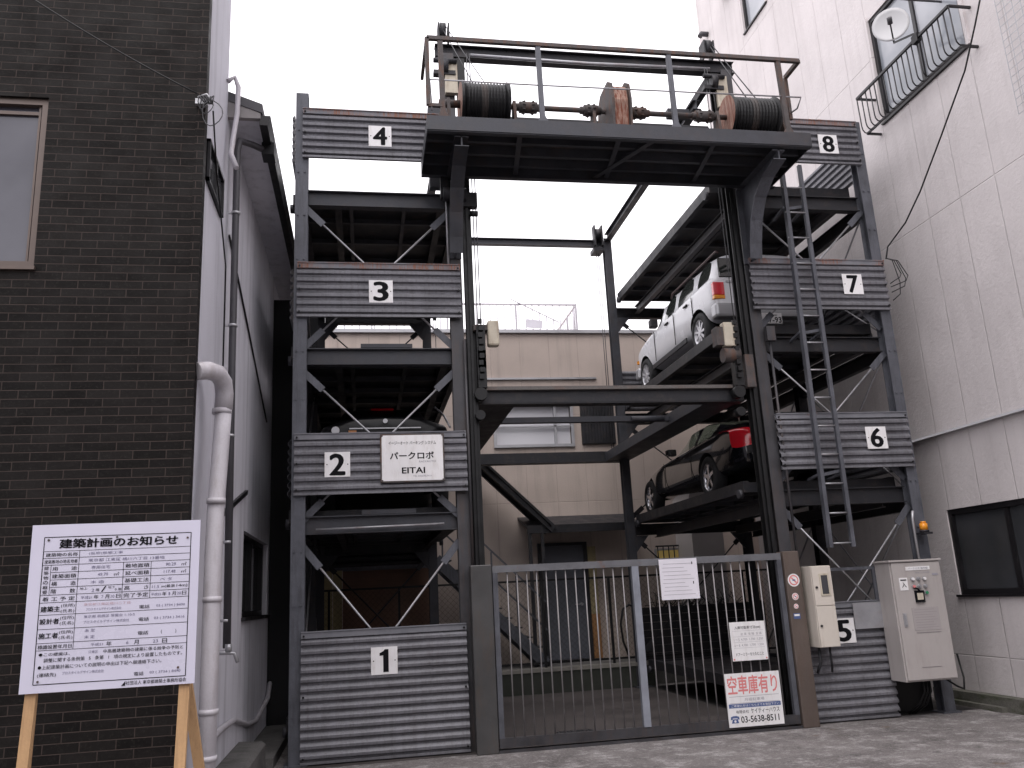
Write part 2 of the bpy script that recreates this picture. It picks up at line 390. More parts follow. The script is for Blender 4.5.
b = MB(); b.tube([(-1.0,8.65,6.50),(-1.12,8.45,6.46),(-1.24,8.3,6.42),(-1.26,8.3,6.3),(-1.25,8.3,4.0),(-1.22,8.3,1.36)], .035, 10); b.build('pipe', m_dkpipe, dp)
b = MB()
for z in (5.6,4.4,3.3,2.3,1.6): b.cyl((-1.235-.004*z,8.3,z-.012),(-1.235-.004*z,8.3,z+.012),.045,10); b.box(-1.33,-1.24,8.29,8.31,z-.008,z+.008)
b.build('clip', m_alum, dp)
tp = thing('water_tap', (-1.2,8.15,1.3), 'small metal water tap on the side wall below the dark downpipe', 'tap')
b = MB(); b.tube([(-1.33,8.1,1.33),(-1.2,8.12,1.33),(-1.13,8.14,1.32),(-1.10,8.14,1.24)], .018, 8); b.build('spout', m_alum, tp)
b = MB(); b.cyl((-1.18,8.12,1.34),(-1.18,8.12,1.40),.03,8); b.build('handle', m_alum, tp)

sbld = thing('street_building', (0,-12,0), 'grey building across the street behind the viewer', 'building')
b = MB(); b.box(-22,24,-16,-9,0,8.5); b.build('wall', mat('far_side_wall', (.14,.13,.13), .8, 0, .2, 1), sbld)
for i in range(9):
    for zz in (1.0,4.4): b = MB(); b.box(-20+i*4.8,-17.5+i*4.8,-9.02,-8.97,zz,zz+1.9); b.build('window', m_glass, sbld)
# ================================================================== SECOND LEFT BUILDING (grey, gutter)
m_soffit = mat('grey_soffit', (.24,.225,.225), .8, 0, .15, 3)
gb = thing('grey_house', (-3,11.5,0), 'narrow grey stucco house with a dark eave gutter behind the brick building', 'house')
b = MB()
b.box(-6,-1.345,8.14,15.8,2.56,6.62); b.box(-6,-1.345,8.14,15.8,0,1.60); b.box(-6,-1.345,8.14,10.16,1.6,2.56); b.box(-6,-1.345,12.7,15.8,1.6,2.56); b.box(-6,-1.6,10.16,12.7,1.6,2.56)
b.build('wall', m_lwall2, gb)
b = MB(); b.prism([(-6.4,8.6),(-1.0,6.66),(-1.0,6.76),(-6.4,8.8)], 'y', 7.9+.24, 16.0); b.build('roof', m_dkpipe, gb)
b = MB(); b.box(-1.4,-1.02,8.22,16.0,6.64,6.655); b.build('soffit', m_lwall2, gb)
b = MB(); b.prism([(-1.345,6.60),(-1.02,6.60),(-1.02,6.66),(-1.345,6.79)],'y',8.15,8.21); b.build('gable_board', m_soffit, gb)
b = MB(); b.prism([(-1.03,6.53),(-.95,6.53),(-.92,6.64),(-1.03,6.64)], 'y', 8.16, 16.0); b.box(-1.05,-.92,8.55,8.75,6.42,6.56); b.build('gutter', m_black, gb)
w = MB()
for a in ((10.16,10.24,1.6,2.56),(12.62,12.7,1.6,2.56),(10.16,12.7,2.5,2.56),(10.16,12.7,1.6,1.66),(11.38,11.46,1.66,2.5)): w.box(-1.5,-1.41,a[0],a[1],a[2],a[3])
w.box(-1.42,-1.30,10.12,12.74,1.56,1.60)
wo = w.build('window', m_blkframe, gb); b = MB(); b.box(-1.48,-1.47,10.2,12.66,1.62,2.52); b.build('pane', m_glass, wo)
b = MB(); b.box(-1.34,-.90,12.85,12.90,0,6.3)  # black board added in place of the deep shade at the alley end
tag(b.build('alley_shade_board', plain('alley_shade_black', (.008,.008,.009), .9)), 'added black board standing for the deep shade in the alley beside the grey house', 'screen')
# ledge, hose in the alley
b = MB(); b.prism([(-1.34,0),(-1.06,0),(-1.06,.27),(-1.10,.30),(-1.34,.31)], 'y', 8.2, 10.15); b.box(-1.37,-.98,10.15,15.3,0,.12)
tag(b.build('concrete_ledge', m_concrete), 'dirty concrete ledge at the foot of the alley wall beside the tower', 'ledge')
b = MB(); b.tube([(-1.33,7.9,.55),(-1.31,8.2,.62),(-1.31,8.8,.63),(-1.32,9.6,.60),(-1.33,10.8,.40),(-1.33,11.6,.34),(-1.30,12.6,.5),(-1.30,13.2,.9)], .03, 8)
tag(b.build('drain_hose', m_pvc), 'pale hose running low along the alley wall above the ledge', 'hose')
b = MB(); b.bar((-1.33,8.4,2.55),(-1.33,10.2,3.0),.03,.05); b.tube([(-1.33,8.4,5.4),(-1.33,10,4.9),(-1.32,12,4.2)],.012,6)
tag(b.build('wall_strap', m_black), 'dark cable and strap fixed across the grey house wall in the alley', 'cable')

# ================================================================== RIGHT BUILDING (X 7.9)
rb = thing('beige_building', (11,12,0), 'tall beige rendered building on the right with a balcony window and vents', 'building')
def wall_x(mb, X0, X1, y0, y1, z0, z1, holes):
    """solid wall slab with rectangular openings (y0,y1,z0,z1), none overlapping in z"""
    z = z0
    for h in sorted(holes, key=lambda h: h[2]):
        mb.box(X0, X1, y0, y1, z, h[2]); mb.box(X0, X1, y0, h[0], h[2], h[3]); mb.box(X0, X1, h[1], y1, h[2], h[3]); z = h[3]
    mb.box(X0, X1, y0, y1, z, z1)
b = MB(); wall_x(b, 7.9, 8.2, 2.0, 16.45, 0, 18, [(6.6,10.62,1.40,2.53),(8.62,10.5,8.42,10.2),(13.35,14.3,12.78,14.2)])
b.box(8.2, 16, 2, 16.44, 0, 17.9)
b.build('wall', m_rwall, rb)
b = MB(); b.prism([(7.82,3.545),(7.9,3.545),(7.9,3.58),(7.85,3.58)], 'y', 2, 16.45); b.build('flashing', m_alum, rb)
def xwin(y0, y1, z0, z1, frame, glass, mull, t=.05, X=7.97):
    w = MB(); w.box(X-.05,X+.05,y0,y0+t,z0,z1); w.box(X-.05,X+.05,y1-t,y1,z0,z1); w.box(X-.05,X+.05,y0+t,y1-t,z1-t,z1); w.box(X-.05,X+.05,y0+t,y1-t,z0,z0+t)
    for m_ in mull: w.box(X-.03,X+.04,m_-t*.5,m_+t*.5,z0+t,z1-t)
    w.box(7.86,X-.05,y0-.03,y1+.03,z0-.03,z0)
    wo = w.build('window', frame, rb); g_ = MB(); g_.box(X+.0,X+.01,y0+t,y1-t,z0+t,z1-t); g_.build('pane', glass, wo); return wo
xwin(6.6,10.62,1.40,2.53,m_blkframe,m_glass,(8.0,9.55),.07)
xwin(8.62,10.5,8.42,10.2,m_blkframe,m_glass_sky,(9.56,),.06)
xwin(13.35,14.3,12.78,14.2,m_blkframe,m_glass_sky,(),.06)
# surround strips of upper windows
b = MB()
for y0,y1,z0,z1 in ((8.62,10.5,8.42,10.2),(13.35,14.3,12.78,14.2)):
    b.box(7.87,7.9,y1,y1+.06,z0,z1+.06); b.box(7.87,7.9,y0-.06,y0,z0,z1+.06)
b.build('window_surround', m_rwall, rb)
# balcony guard
bal = MB(); y0, y1 = 8.46, 10.62
bal.bar((7.58,y0,8.88),(7.58,y1,8.88),.035,.035); bal.bar((7.68,y0,8.30),(7.68,y1,8.30),.03,.03);
for yy in (y0,y1): bal.bar((7.58,yy,8.88),(7.9,yy,8.88),.03,.03); bal.bar((7.66,yy,8.29),(7.9,yy,8.29),.03,.03)
for i in range(20):
    yy = y0 + (y1-y0)*i/19
    bal.tube([(7.58,yy,8.88),(7.59,yy,8.40),(7.60,yy,8.345),(7.63,yy,8.305),(7.68,yy,8.30)], .010, 5)
bal.build('balcony_guard', m_blkframe, rb)
b = MB(); b.prism([(7.86,14.35),(7.68,14.12),(7.68,14.62),(7.899,14.62),(7.899,14.35)], 'y', 14.35, 15.02); b.build('vent_hood', m_rwall, rb)
b = MB(); b.prism([(7.845,14.325),(7.70,14.14),(7.70,14.13),(7.85,14.31)], 'y', 14.39, 14.98); b.build('vent_opening', m_black, rb)
b = MB(); b.tube([(7.9,16.0,14.0),(7.74,16.0,14.0),(7.70,16.0,13.93)], .06, 10); b.build('vent_pipe', m_dkpipe, rb)
b = MB()
for i in range(14): b.bar((7.80,6.4+i*.12,7.0),(7.80,6.4+i*.12,9.6),.006,.006)
for i in range(27): b.bar((7.80,6.4,7.0+i*.1),(7.80,7.96,7.0+i*.1),.006,.006)
b.build('window_mesh_guard', m_alum, rb)
cb = MB(); cb.box(7.74,7.9,3,11.3,0,.17); cb.box(7.66,7.74,9.9,10.9,0,.06)
tag(cb.build('mossy_kerb', m_moss), 'mossy concrete kerb along the foot of the beige wall', 'kerb')

# satellite dish
sd = thing('satellite_dish', (7.60,9.1,8.85), 'white round satellite dish clamped to the balcony guard', 'satellite dish')
c0 = Vector((7.53,9.52,9.36)); axis = Vector((-.60,-.74,.02)).normalized(); ax = axis.cross(Vector((0,0,1))).normalized(); az = ax.cross(axis)
vs = []; fs = []; nr_, na = 6, 28
for back in (0, 1):
    for i in range(nr_+1):
        rr_ = .25*i/nr_
        for k in range(na):
            t = 2*math.pi*k/na; vs.append(c0 + ax*(rr_*math.cos(t)) + az*(rr_*1.05*math.sin(t)) + axis*(.05*(i/nr_)**2 - (.012 if back else 0)))
    o_ = back*(nr_+1)*na
    for i in range(nr_):
        for k in range(na): fs.append((o_+i*na+k, o_+i*na+(k+1)%na, o_+(i+1)*na+(k+1)%na, o_+(i+1)*na+k))
e = (nr_)*na; e2 = (2*nr_+1)*na
for k in range(na): fs.append((e+k, e+(k+1)%na, e2+(k+1)%na, e2+k))
b = MB(); b.add(vs, fs, 0, True); b.build('reflector', plain('dish_white', (.50,.50,.51), .5), sd, recalc=False)
b = MB(); e1 = c0 - az*.24; b.bar(e1, c0+axis*.34-az*.16, .02, .02); b.cyl(c0+axis*.30-az*.16, c0+axis*.37-az*.10, .035, 12); b.build('feed_arm', m_dkpipe, sd)
b = MB(); b.tube([c0-axis*.02, c0-axis*.12-az*.2, (7.60,9.2,9.0), (7.585,9.15,8.88)], .016, 8); b.box(7.55,7.62,9.08,9.2,8.82,8.94); b.build('mount', m_black, sd)

# cables on the right
b = MB(); b.tube([(7.72,7.85,9.35),(7.70,8.07,8.67),(7.70,8.22,8.43),(7.70,8.53,7.98),(7.70,9.16,7.40),(7.70,9.75,6.88),(7.70,10.16,6.60),(7.6,10.5,6.37),(7.4,10.3,6.1)], .012, 6)
tag(b.build('service_cable', m_black), 'black cable sagging down the beige wall to the tower post', 'cable')
b = MB(); b.tube([(6.9,9.0,9.40),(7.5,9.0,9.385),(8.3,9.0,9.40),(9.3,9.0,9.45)], .012, 6); b.tube([(6.9,9.02,9.43),(7.9,9.0,9.41),(9.3,9.0,9.48)], .006, 5)
tag(b.build('overhead_wire', m_dkpipe), 'greenish overhead wire crossing the top right corner of the beige wall', 'cable')
b = MB()
for i, (dx, dz) in enumerate(((.16,-.25),(.22,-.38),(.12,-.5),(.26,-.30))):
    b.tube([(7.26,10.12,6.03),(7.26+dx*.6,10.08,5.98),(7.26+dx,10.06,5.9+dz*.5),(7.26+dx*.9,10.08,5.98+dz),(7.27,10.12,5.9+dz)], .007, 5)
tag(b.build('wire_tangle', m_black), 'tangle of loose black wires hanging from the right tower post', 'wires')

# ================================================================== BACK BUILDING (Y 17)
bb = thing('back_building', (3,19,0), 'beige boarded building behind the tower with a roof railing and canopy', 'building')
b = MB()
z = 0
for h in sorted([(2.70,4.28,4.68,5.50)]):
    b.box(-8,9.5,17,22,z,h[2]); b.box(-8,h[0],17,22,h[2],h[3]); b.box(h[1],9.5,17,22,h[2],h[3]); b.box(h[0],h[1],17.4,22,h[2],h[3]); z = h[3]
b.box(-8,9.5,17,22,z,7.08); b.build('wall', m_bwall, bb)
b = MB(); b.box(-8.1,9.5,16.93,17.2,7.08,7.15); b.box(1.9,4.9,16.95,17.0,6.06,6.10); b.build('coping', m_alum, bb)
w = MB(); w.box(2.64,2.70,16.95,17.05,4.62,5.56); w.box(4.28,4.34,16.95,17.05,4.62,5.56); w.box(2.70,4.28,16.95,17.05,5.50,5.56); w.box(2.70,4.28,16.95,17.05,4.62,4.68); w.box(3.93,3.98,17.0,17.06,4.68,5.5); w.box(2.70,4.28,17.0,17.05,5.05,5.08)
wo = w.build('window', m_alum, bb); b = MB(); b.box(2.7,4.28,17.08,17.09,4.68,5.5); b.build('pane', plain('pane_reflection', (.62,.62,.66), .15), wo)  # pale pane colour paints in the white reflections
b = MB(); b.box(4.50,5.22,16.94,17.0,4.66,5.62)
for i in range(11): b.box(4.52+i*.064,4.56+i*.064,16.925,16.94,4.68,5.6)
b.build('shutter', m_dark, bb)
w = MB(); w.box(5.86,6.64,16.94,17.0,2.08,2.46)
wo = w.build('window', m_alum, bb)
m_lit, nt_, p_ = newmat('lit_yellow_window'); p_.inputs['Base Color'].default_value = (.40,.28,.08,1); p_.inputs['Emission Color'].default_value = (1,.72,.25,1); p_.inputs['Emission Strength'].default_value = .05
b = MB(); b.box(5.90,6.60,16.93,16.94,2.12,2.42); b.build('pane', m_lit, wo)
b = MB()
for i in range(7): b.cyl((5.9+i*.115,16.88,2.0),(5.9+i*.115,16.88,2.5),.012,6)
b.box(5.86,6.64,16.86,16.90,2.49,2.52); b.build('window_bar', m_dark, wo)
# door with yellow painted strip and canopy
w = MB(); w.box(3.42,3.48,16.9,17.0,.40,2.66); w.box(4.34,4.42,16.9,17.0,.40,2.66); w.box(3.48,4.34,16.9,17.0,2.60,2.66); w.build('door_frame', m_dark, bb)
do = MB(); do.box(3.48,4.34,16.93,16.99,.42,2.60); do_ = do.build('door', mat('grey_door', (.10,.105,.125), .5, 0, .1, 3), bb)
b = MB(); b.cyl((4.24,16.88,1.45),(4.24,16.93,1.45),.03,10); b.bar((4.20,16.88,1.45),(4.10,16.88,1.45),.02,.02); b.build('handle', m_alum, do_)
b = MB(); b.box(4.42,4.58,16.86,16.98,1.25,2.56,0); b.box(4.42,4.58,16.85,16.98,.42,1.25,1); b.build('yellow_strip', [mat('patched_yellow_strip', (.34,.28,.15), .6, 0, .3, 14, (.12,.10,.07), .8), mat('orange_board', (.30,.15,.06), .7, 0, .2, 4)], bb)
b = MB(); b.prism([(16.0,2.88),(17.0,3.14),(17.0,3.20),(16.0,2.94)], 'x', 3.05, 5.3); b.box(3.05,5.3,15.97,16.03,2.80,2.95); b.build('canopy', m_dark, bb)
b = MB(); b.box(3.06,3.12,15.98,16.04,.4,2.8); b.box(3.30,3.36,15.98,16.04,.4,2.8); b.build('canopy_post', m_dark, bb)
b = MB(); b.bar((1.95,15.95,4.42),(3.55,15.95,2.86),.09,.14); b.bar((1.95,16.6,4.42),(3.55,16.6,2.86),.09,.1); b.bar((1.95,16.25,4.46),(3.50,16.25,2.94),.8,.02,0); b.build('stair_roof', m_dark, bb)
b = MB()
for x in [-3+.155*i for i in range(50)]: b.cyl((x,17.3,7.15),(x,17.3,7.82),.011,5)
for z in (7.25,7.84): b.bar((-3.2,17.3,z),(4.65,17.3,z),.035,.035)
for x in (-3,-1.4,.2,1.8,3.3,4.65): b.bar((x,17.3,7.1),(x,17.3,7.86),.04,.04)
for i in range(12): b.cyl((4.65,17.3+.15*i,7.15),(4.65,17.3+.15*i,7.82),.011,5)
for z in (7.25,7.84): b.bar((4.65,17.3,z),(4.65,19.2,z),.035,.035)
b.bar((3.2,17.27,7.95),(4.25,17.27,7.42),.02,.02)
b.build('roof_railing', mat('pale_railing', (.55,.53,.57), .5, .2, .08, 4), bb)
b = MB(); b.add([(3.50,17.27,7.30),(3.86,17.27,7.28),(3.88,17.27,7.46),(3.52,17.27,7.50)],[(0,1,2,3)]); b.prism([(3.50,7.30),(3.86,7.28),(3.88,7.46),(3.52,7.50)],'y',17.265,17.275); 
b.build('railing_sign', m_paper, bb)
b = MB(); b.box(6.35,7.0,16.1,17,0,3.6); b.build('pilaster', mat('pale_pilaster', (.50,.47,.46), .8, 0, .08, 2), bb)

# staircase
st = thing('metal_staircase', (3.2,16.3,.42), 'grey metal staircase climbing left in front of the back building', 'staircase')
b = MB()
for yy in (15.9,16.65): b.bar((3.25,yy,.45),(1.3,yy,2.40),.04,.20)
b.build('stringer', m_post, st)
b = MB()
for i in range(11): b.box(3.15-i*.18,3.15-i*.18+.24,15.92,16.63,.55+i*.18,.575+i*.18)
b.build('tread', m_beam, st)
b = MB()
for dz in (.62,1.12): b.bar((3.30,15.88,.42+dz),(1.3,15.88,2.40+dz),.03,.03)
for i in range(5): x = 3.22-i*.45; b.bar((x,15.88,.45+(3.25-x)),(x,15.88,1.55+(3.25-x)),.03,.03)
b.build('handrail', m_post, st)

# low wall, mesh fence
b = MB(); b.box(-.9,5.1,15.32,15.55,0,.36,0); b.box(-.9,5.1,15.30,15.57,.36,.42,1)
tag(b.build('low_wall', [mat('dark_low_wall', (.035,.038,.032), .9, 0, .3, 3, (.02,.025,.015), .5), mat('pale_cap', (.20,.19,.17), .8, 0, .2, 5)]), 'low dark concrete wall with a pale cap at the back of the lot', 'wall')
b = MB(); b.box(-2.5,7.8,15.6,17,0,.40)
tag(b.build('raised_yard', m_concrete), kind='structure')
fn = thing('mesh_fence', (3,15.44,.42), 'dark chain link fence standing on the low wall behind the gate', 'fence')
b = MB()
for z in (1.92,.50): b.bar((-.8,15.44,z),(7.6,15.44,z),.03,.035)
b.build('rail', m_black, fn)
for x in (-.6,.6,1.9,3.15,4.4,5.9,7.0):
    b = MB(); b.bar((x,15.44,.42),(x,15.44,1.93),.04,.04); b.build('post', m_black, fn)
b = MB(); H = 1.4
for i in range(-14, 86):
    x = -.8+i*.1
    for s_ in (1,-1):
        xa, xb = (x, x+H) if s_ == 1 else (x+H, x)
        za, zb = .5, 1.9
        for (q0, q1) in ((xa, xb),):
            # clip to the fence
            t0, t1 = 0., 1.
            dx = q1-q0
            for lim, sg in ((-.8,1),(7.6,-1)):
                if sg*(q0-lim) < 0 and sg*(q1-lim) < 0: t0 = 2
                elif sg*(q0-lim) < 0: t0 = max(t0, (lim-q0)/dx)
                elif sg*(q1-lim) < 0: t1 = min(t1, (lim-q0)/dx)
            if t0 < t1: b.bar((q0+dx*t0,15.44,za+(zb-za)*t0),(q0+dx*t1,15.44,za+(zb-za)*t1),.003,.003)
tag(b.build('wire_mesh', m_black, fn))
# brown board fence seen through the left bay, slatted dark screen to the right
bf = thing('board_screen', (.3,15.9,.4), 'brown board panel beside yellowish sheets behind the left bay', 'screen')
b = MB(); b.box(-.38,1.3,15.9,15.93,.4,2.25); b.build('brown_panel', mat('brown_boards', (.14,.075,.05), .7, 0, .2, 2, (.07,.04,.03), .5, (.3,.3,5)), bf)
b = MB(); 
for x in (-.95,-.72,-.55): b.box(x,x+.16,15.96,15.98,.9,2.4)
b.build('yellow_sheet', mat('yellowed_sheet', (.30,.25,.13), .7, 0, .2, 3), bf)
b = MB(); b.box(-1.2,1.5,15.94,15.95,2.27,2.33); b.box(-.38,1.3,15.86,15.9,2.25,2.27); b.build('top_rail', m_post, bf)
ss = thing('slatted_screen', (6.2,15.7,.4), 'dark slatted screen with dry twigs on top at the back right', 'screen')
b = MB()
for i in range(7): b.box(5.0,7.5,15.68,15.72,.40+i*.135,.40+i*.135+.131)
b.build('slat', m_dark, ss)
b = MB()
for x in (5.02,5.8,6.6,7.4): b.box(x,x+.06,15.72,15.78,.3,1.36)
b.build('post', m_black, ss)
b = MB()
for i in range(70):
    x = random.uniform(5.3,7.0); p_ = Vector((x,15.75+random.uniform(-.08,.1),1.34)); q_ = p_ + Vector((random.uniform(-.22,.22),random.uniform(-.1,.1),random.uniform(.03,.28)))
    b.tube([p_, p_.lerp(q_,.5)+Vector((0,0,.02)), q_], .006, 4)
b.build('twigs', m_black, ss)
bc = MB(); bc.tube([(4.62,15.2,.5),(4.52,15.2,.8),(4.50,15.2,1.1),(4.56,15.2,1.35),(4.68,15.2,1.42),(4.72,15.2,1.40)], .02, 8)
tag(bc.build('curved_pipe', m_black), 'black curved pipe end standing by the back right lift post', 'pipe')

# ================================================================== PARKING TOWER
tw = thing('parking_tower', (3.2,12.7,0), 'grey steel mechanical parking tower of two racks with eight numbered panels', 'parking tower')
YF, YB = 10.28, 15.25
# posts
for (x, y, zt, w_) in ((-.75,10.29,8.23,.16),(7.19,10.29,8.21,.15)):
    b = MB(); b.ibeam((x,y,0),(x,y,zt),w_,.16,.012,0,(0,1,0)); b.box(x-w_*.5-.05,x+w_*.5+.05,y-.12,y+.12,0,.02); b.box(x-w_*.5,x+w_*.5,y-.08,y+.08,zt,zt+.01)
    for z in [.5+.6*i for i in range(13)]:
        for s_ in (-.04,.04): b.cyl((x+s_,y-.085,z),(x+s_,y-.095,z),.014,6)
    b.build('post', m_post, tw)
for (x, y, zt) in ((1.19,10.32,9.0),(5.27,10.32,9.0)):
    b = MB(); b.ibeam((x,y,0),(x,y,zt),.16,.15,.012,0,(0,1,0)); b.build('post', m_inner, tw)
for (x, y, zt) in ((-.75,15.25,8.1),(1.19,15.25,8.5),(4.83,15.25,8.5),(7.10,15.25,8.1),(-.75,12.8,6.9),(7.19,12.8,6.9)):
    b = MB(); b.ibeam((x,y,0),(x,y,zt),.15,.15,.012,0,(0,1,0)); b.box(x-.15,x+.15,y-.15,y+.15,0,.02); b.build('post', m_beam if y > 15 else m_dark, tw)
# guide rails of the lift (dark, inside the posts)
for x in (1.36,5.08):
    b = MB(); b.ibeam((x,10.27,0),(x,10.27,8.9),.11,.12,.012,0,(0,1,0)); b.bar((x,10.19,0),(x,10.19,7.0),.03,.03); b.build('guide_rail', m_black, tw)
b = MB(); b.tube([(5.385,10.18,1.9),(5.385,10.18,4.8)], .018, 8); b.build('conduit', m_inner, tw)
b = MB(); b.tube([(1.27,10.2,1.9),(1.27,10.2,4.85)], .02, 8); b.build('conduit', m_inner, tw)
b = MB(); b.tube([(1.10,10.22,5.7),(1.10,10.22,6.9)], .016, 8); b.build('conduit', m_rod, tw)
b = MB(); b.box(5.33,5.45,10.12,10.2,4.82,5.02); b.build('cable_box', m_inner, tw)
# beams
def fb(name, p, q, w_, h_, m=None): 
    b = MB(); b.ibeam(p, q, w_, h_, .012); b.build(name, m or m_beam, tw)
for z in (2.60,4.66,6.79): fb('front_beam', (-.67,10.36,z), (1.11,10.36,z), .12, .21)
for z in (2.74,4.82,6.94): fb('front_beam', (5.36,10.36,z), (7.11,10.36,z), .12, .21, m_dark)
for z in (2.60,4.66,6.79): fb('back_beam', (-.67,15.25,z), (1.11,15.25,z), .12, .2, m_dark)
for z in (2.74,4.82,6.94): fb('back_beam', (4.9,15.25,z), (7.02,15.25,z), .12, .2, m_dark)
for z in (2.62,4.70,6.83):
    for x in (-.30,1.05): fb('side_beam', (x,10.45,z), (x,15.15,z), .09, .15, m_dark)
for z in (2.66,4.80,6.98):
    for x in (5.30,6.85): fb('side_beam', (x,10.45,z), (x,15.15,z), .09, .15, m_inner)
fb('top_beam', (1.11,15.25,8.40), (4.75,15.25,8.40), .12, .13)
fb('top_beam', (4.83,10.4,8.50), (4.83,15.17,8.50), .12, .15)
fb('top_beam', (1.19,10.4,8.50), (1.19,15.17,8.50), .12, .15)
fb('top_beam', (1.02,10.33,9.06), (5.42,10.33,9.06), .13, .19, m_dark)
b = MB(); b.bar((5.10,10.45,8.95),(4.85,11.9,8.55),.10,.12); b.bar((1.3,10.45,8.95),(1.22,11.9,8.55),.10,.12); b.build('knee_brace', m_dark, tw)
for x in (1.22,5.14):
    b = MB(); b.box(x-.085,x+.085,10.16,10.235,8.33,8.83); b.build('cream_cover', m_cream, tw)
b = MB(); b.tube([(1.5,10.2,8.95),(3.2,10.2,8.93),(5.0,10.2,8.96)], .025, 8); b.build('top_conduit', m_rod, tw)
b = MB(); b.box(4.42,4.75,10.5,10.6,8.35,8.48); b.box(.9,1.1,10.3,10.42,7.0,8.2); b.build('bracket_plate', m_beam, tw)
# knee gussets at back posts
for (x, s_) in ((-.67,1),(1.11,-1),(4.9,1),(7.02,-1)):
    for z in ((2.5,4.55,6.68) if x < 3 else (2.63,4.72,6.83)):
        b = MB(); b.prism([(x,z),(x+s_*.25,z),(x,z-.30)], 'y', 15.17, 15.23); b.build('gusset', m_beam, tw)
# X bracing of each storey, front and back, with flat gusset plates
def xbrace(x0, x1, y, z0, z1, mr, mg):
    b = MB()
    for (a, c) in (((x0,y,z1),(x1,y+.02,z0)), ((x1,y+.03,z1),(x0,y+.05,z0))):
        b.cyl(a, c, .013, 8)
    b.build('tie_rod', mr, tw)
    b = MB()
    for (a, c) in (((x0,y-.01,z1),(x1,y+.01,z0)), ((x1,y+.02,z1),(x0,y+.04,z0))):
        A, C_ = Vector(a), Vector(c); d_ = (C_-A).normalized()
        b.bar(A-d_*.05, A+d_*.27, .012, .085, 0); b.bar(C_+d_*.05, C_-d_*.27, .012, .085, 0)
    b.build('gusset_plate', mg, tw)
for z0, z1 in ((.12,2.32),(2.7,4.42),(4.82,6.6)): xbrace(-.67,1.10,10.30,z0,z1,m_rod,m_post)
for z0, z1 in ((.6,2.55),(2.98,4.66),(5.08,6.80)): xbrace(5.36,7.11,10.30,z0,z1,m_rod,m_post)
for z0, z1 in ((.55,2.4),(2.9,4.5),(4.95,6.6)): xbrace(-.67,1.1,15.2,z0,z1,m_dark,m_dark)
for z0, z1 in ((.6,2.6),(2.98,4.7),(5.08,6.80)): xbrace(4.9,7.02,15.2,z0,z1,m_dark,m_dark)
b = MB()                       # rods in the outer side planes
for x in (-.75,7.19):
    for z0, z1 in ((.5,2.6),(2.8,4.7),(5.0,6.8)):
        b.cyl((x,10.4,z1),(x,12.7,z0),.013,6); b.cyl((x,12.9,z1),(x,15.2,z0),.013,6); b.cyl((x+.03,10.4,z0),(x+.03,12.7,z1),.013,6)
b.build('side_tie_rod', m_rod, tw)
for x in (-.75,7.19):
    for z in (2.62,4.72,6.85): fb('outer_side_beam', (x,10.4,z),(x,15.17,z), .1, .2, m_dark)

# corrugated panels
def corr(mb, along, a0, a1, z0, z1, c, out=-1, pitch=.1, mi=0):
    """corrugated sheet: 'x' = front sheet at Y c, 'y' = side sheet at X c"""
    n = max(2, round((z1-z0)/pitch)); p = (z1-z0)/n; prof = []
    for i in range(n):
        z = z0+i*p; prof += [(0,z+.001),(0,z+p*.18),(.036,z+p*.30),(.038,z+p*.58),(.004,z+p*.97)]
    th = .003; vs = []
    for a in (a0, a1):
        for lay in (0, th):
            for o_, z in prof: vs.append((a, c+out*(o_-lay), z) if along == 'x' else (c+out*(o_-lay), a, z))
    m_ = len(prof); fs = []
    for i in range(m_-1):
        fs += [(i,i+1,2*m_+i+1,2*m_+i), (m_+i,3*m_+i,3*m_+i+1,m_+i+1), (i,m_+i,m_+i+1,i+1), (2*m_+i,2*m_+i+1,3*m_+i+1,3*m_+i)]
    fs += [(0,2*m_,3*m_,m_), (m_-1,2*m_-1,4*m_-1,3*m_-1)]
    mb.add(vs, fs, mi)
def panel(num, x0, x1, z0, z1, nx, nz, extra=None, y=10.19):
    b = MB(); corr(b, 'x', x0, x1, z0+.03, z1-.075, y)
    b.box(x0,x1,y-.034,y+.01,z1-.075,z1-.012,1); b.box(x0,x1,y-.045,y+.02,z1-.012,z1,1)
    b.box(x0,x1,y-.03,y+.01,z0,z0+.028,0)
    o = b.build('corrugated_panel', [m_corr, m_trim if num in (3,4,7,8) else m_trim2], tw); o['label'] = 'corrugated steel panel carrying the number %d' % num
    b = MB()
    for x in (x0+.03,x1-.03):
        for z in (z0+.06,(z0+z1)/2,z1-.05): b.cyl((x,y-.05,z),(x,y-.028,z),.012,8)
    b.build('bolt', m_black, o)
    s = .148; ny = y-.036; b = MB(); b.box(nx-s,nx+s,ny-.006,ny,nz-s,nz+s,0)
    ws = {1:.055,7:.11}.get(num,.12)
    hgt = .245
    if num == 1: b.prism([(nx-.012,nz-hgt/2),(nx+.048,nz-hgt/2),(nx+.048,nz+hgt/2),(nx+.006,nz+hgt/2),(nx-.01,nz+hgt*.42),(nx-.052,nz+hgt*.34),(nx-.052,nz+hgt*.22),(nx-.012,nz+hgt*.24)],'y',ny-.009,ny-.0065,1)
    else: put_text(b, str(num), nx-ws*.68, nz-hgt/2, ws*1.36, hgt, ny-.0085, 1, .045)
    for sx in (-.12,.12): b.cyl((nx+sx,ny-.006,nz),(nx+sx,ny-.009,nz),.007,6,1)
    q = b.build('number_plate', [m_white, m_ink], o); q['label'] = 'square white plate with the black number %d' % num
    return o
panel(4, -.74,1.14,7.29,7.99, .25,7.62)
panel(3, -.79,1.24,5.13,5.84, .235,5.46)
pn2 = panel(2, -.80,1.24,2.94,3.67, -.30,3.29)
panel(1, -.70,1.16,.02,1.41, .217,1.05)
panel(8, 5.30,7.17,7.50,8.19, 6.67,7.80)
panel(7, 5.22,7.25,5.28,6.01, 6.715,5.645)
panel(6, 5.33,7.22,3.09,3.83, 6.715,3.48)
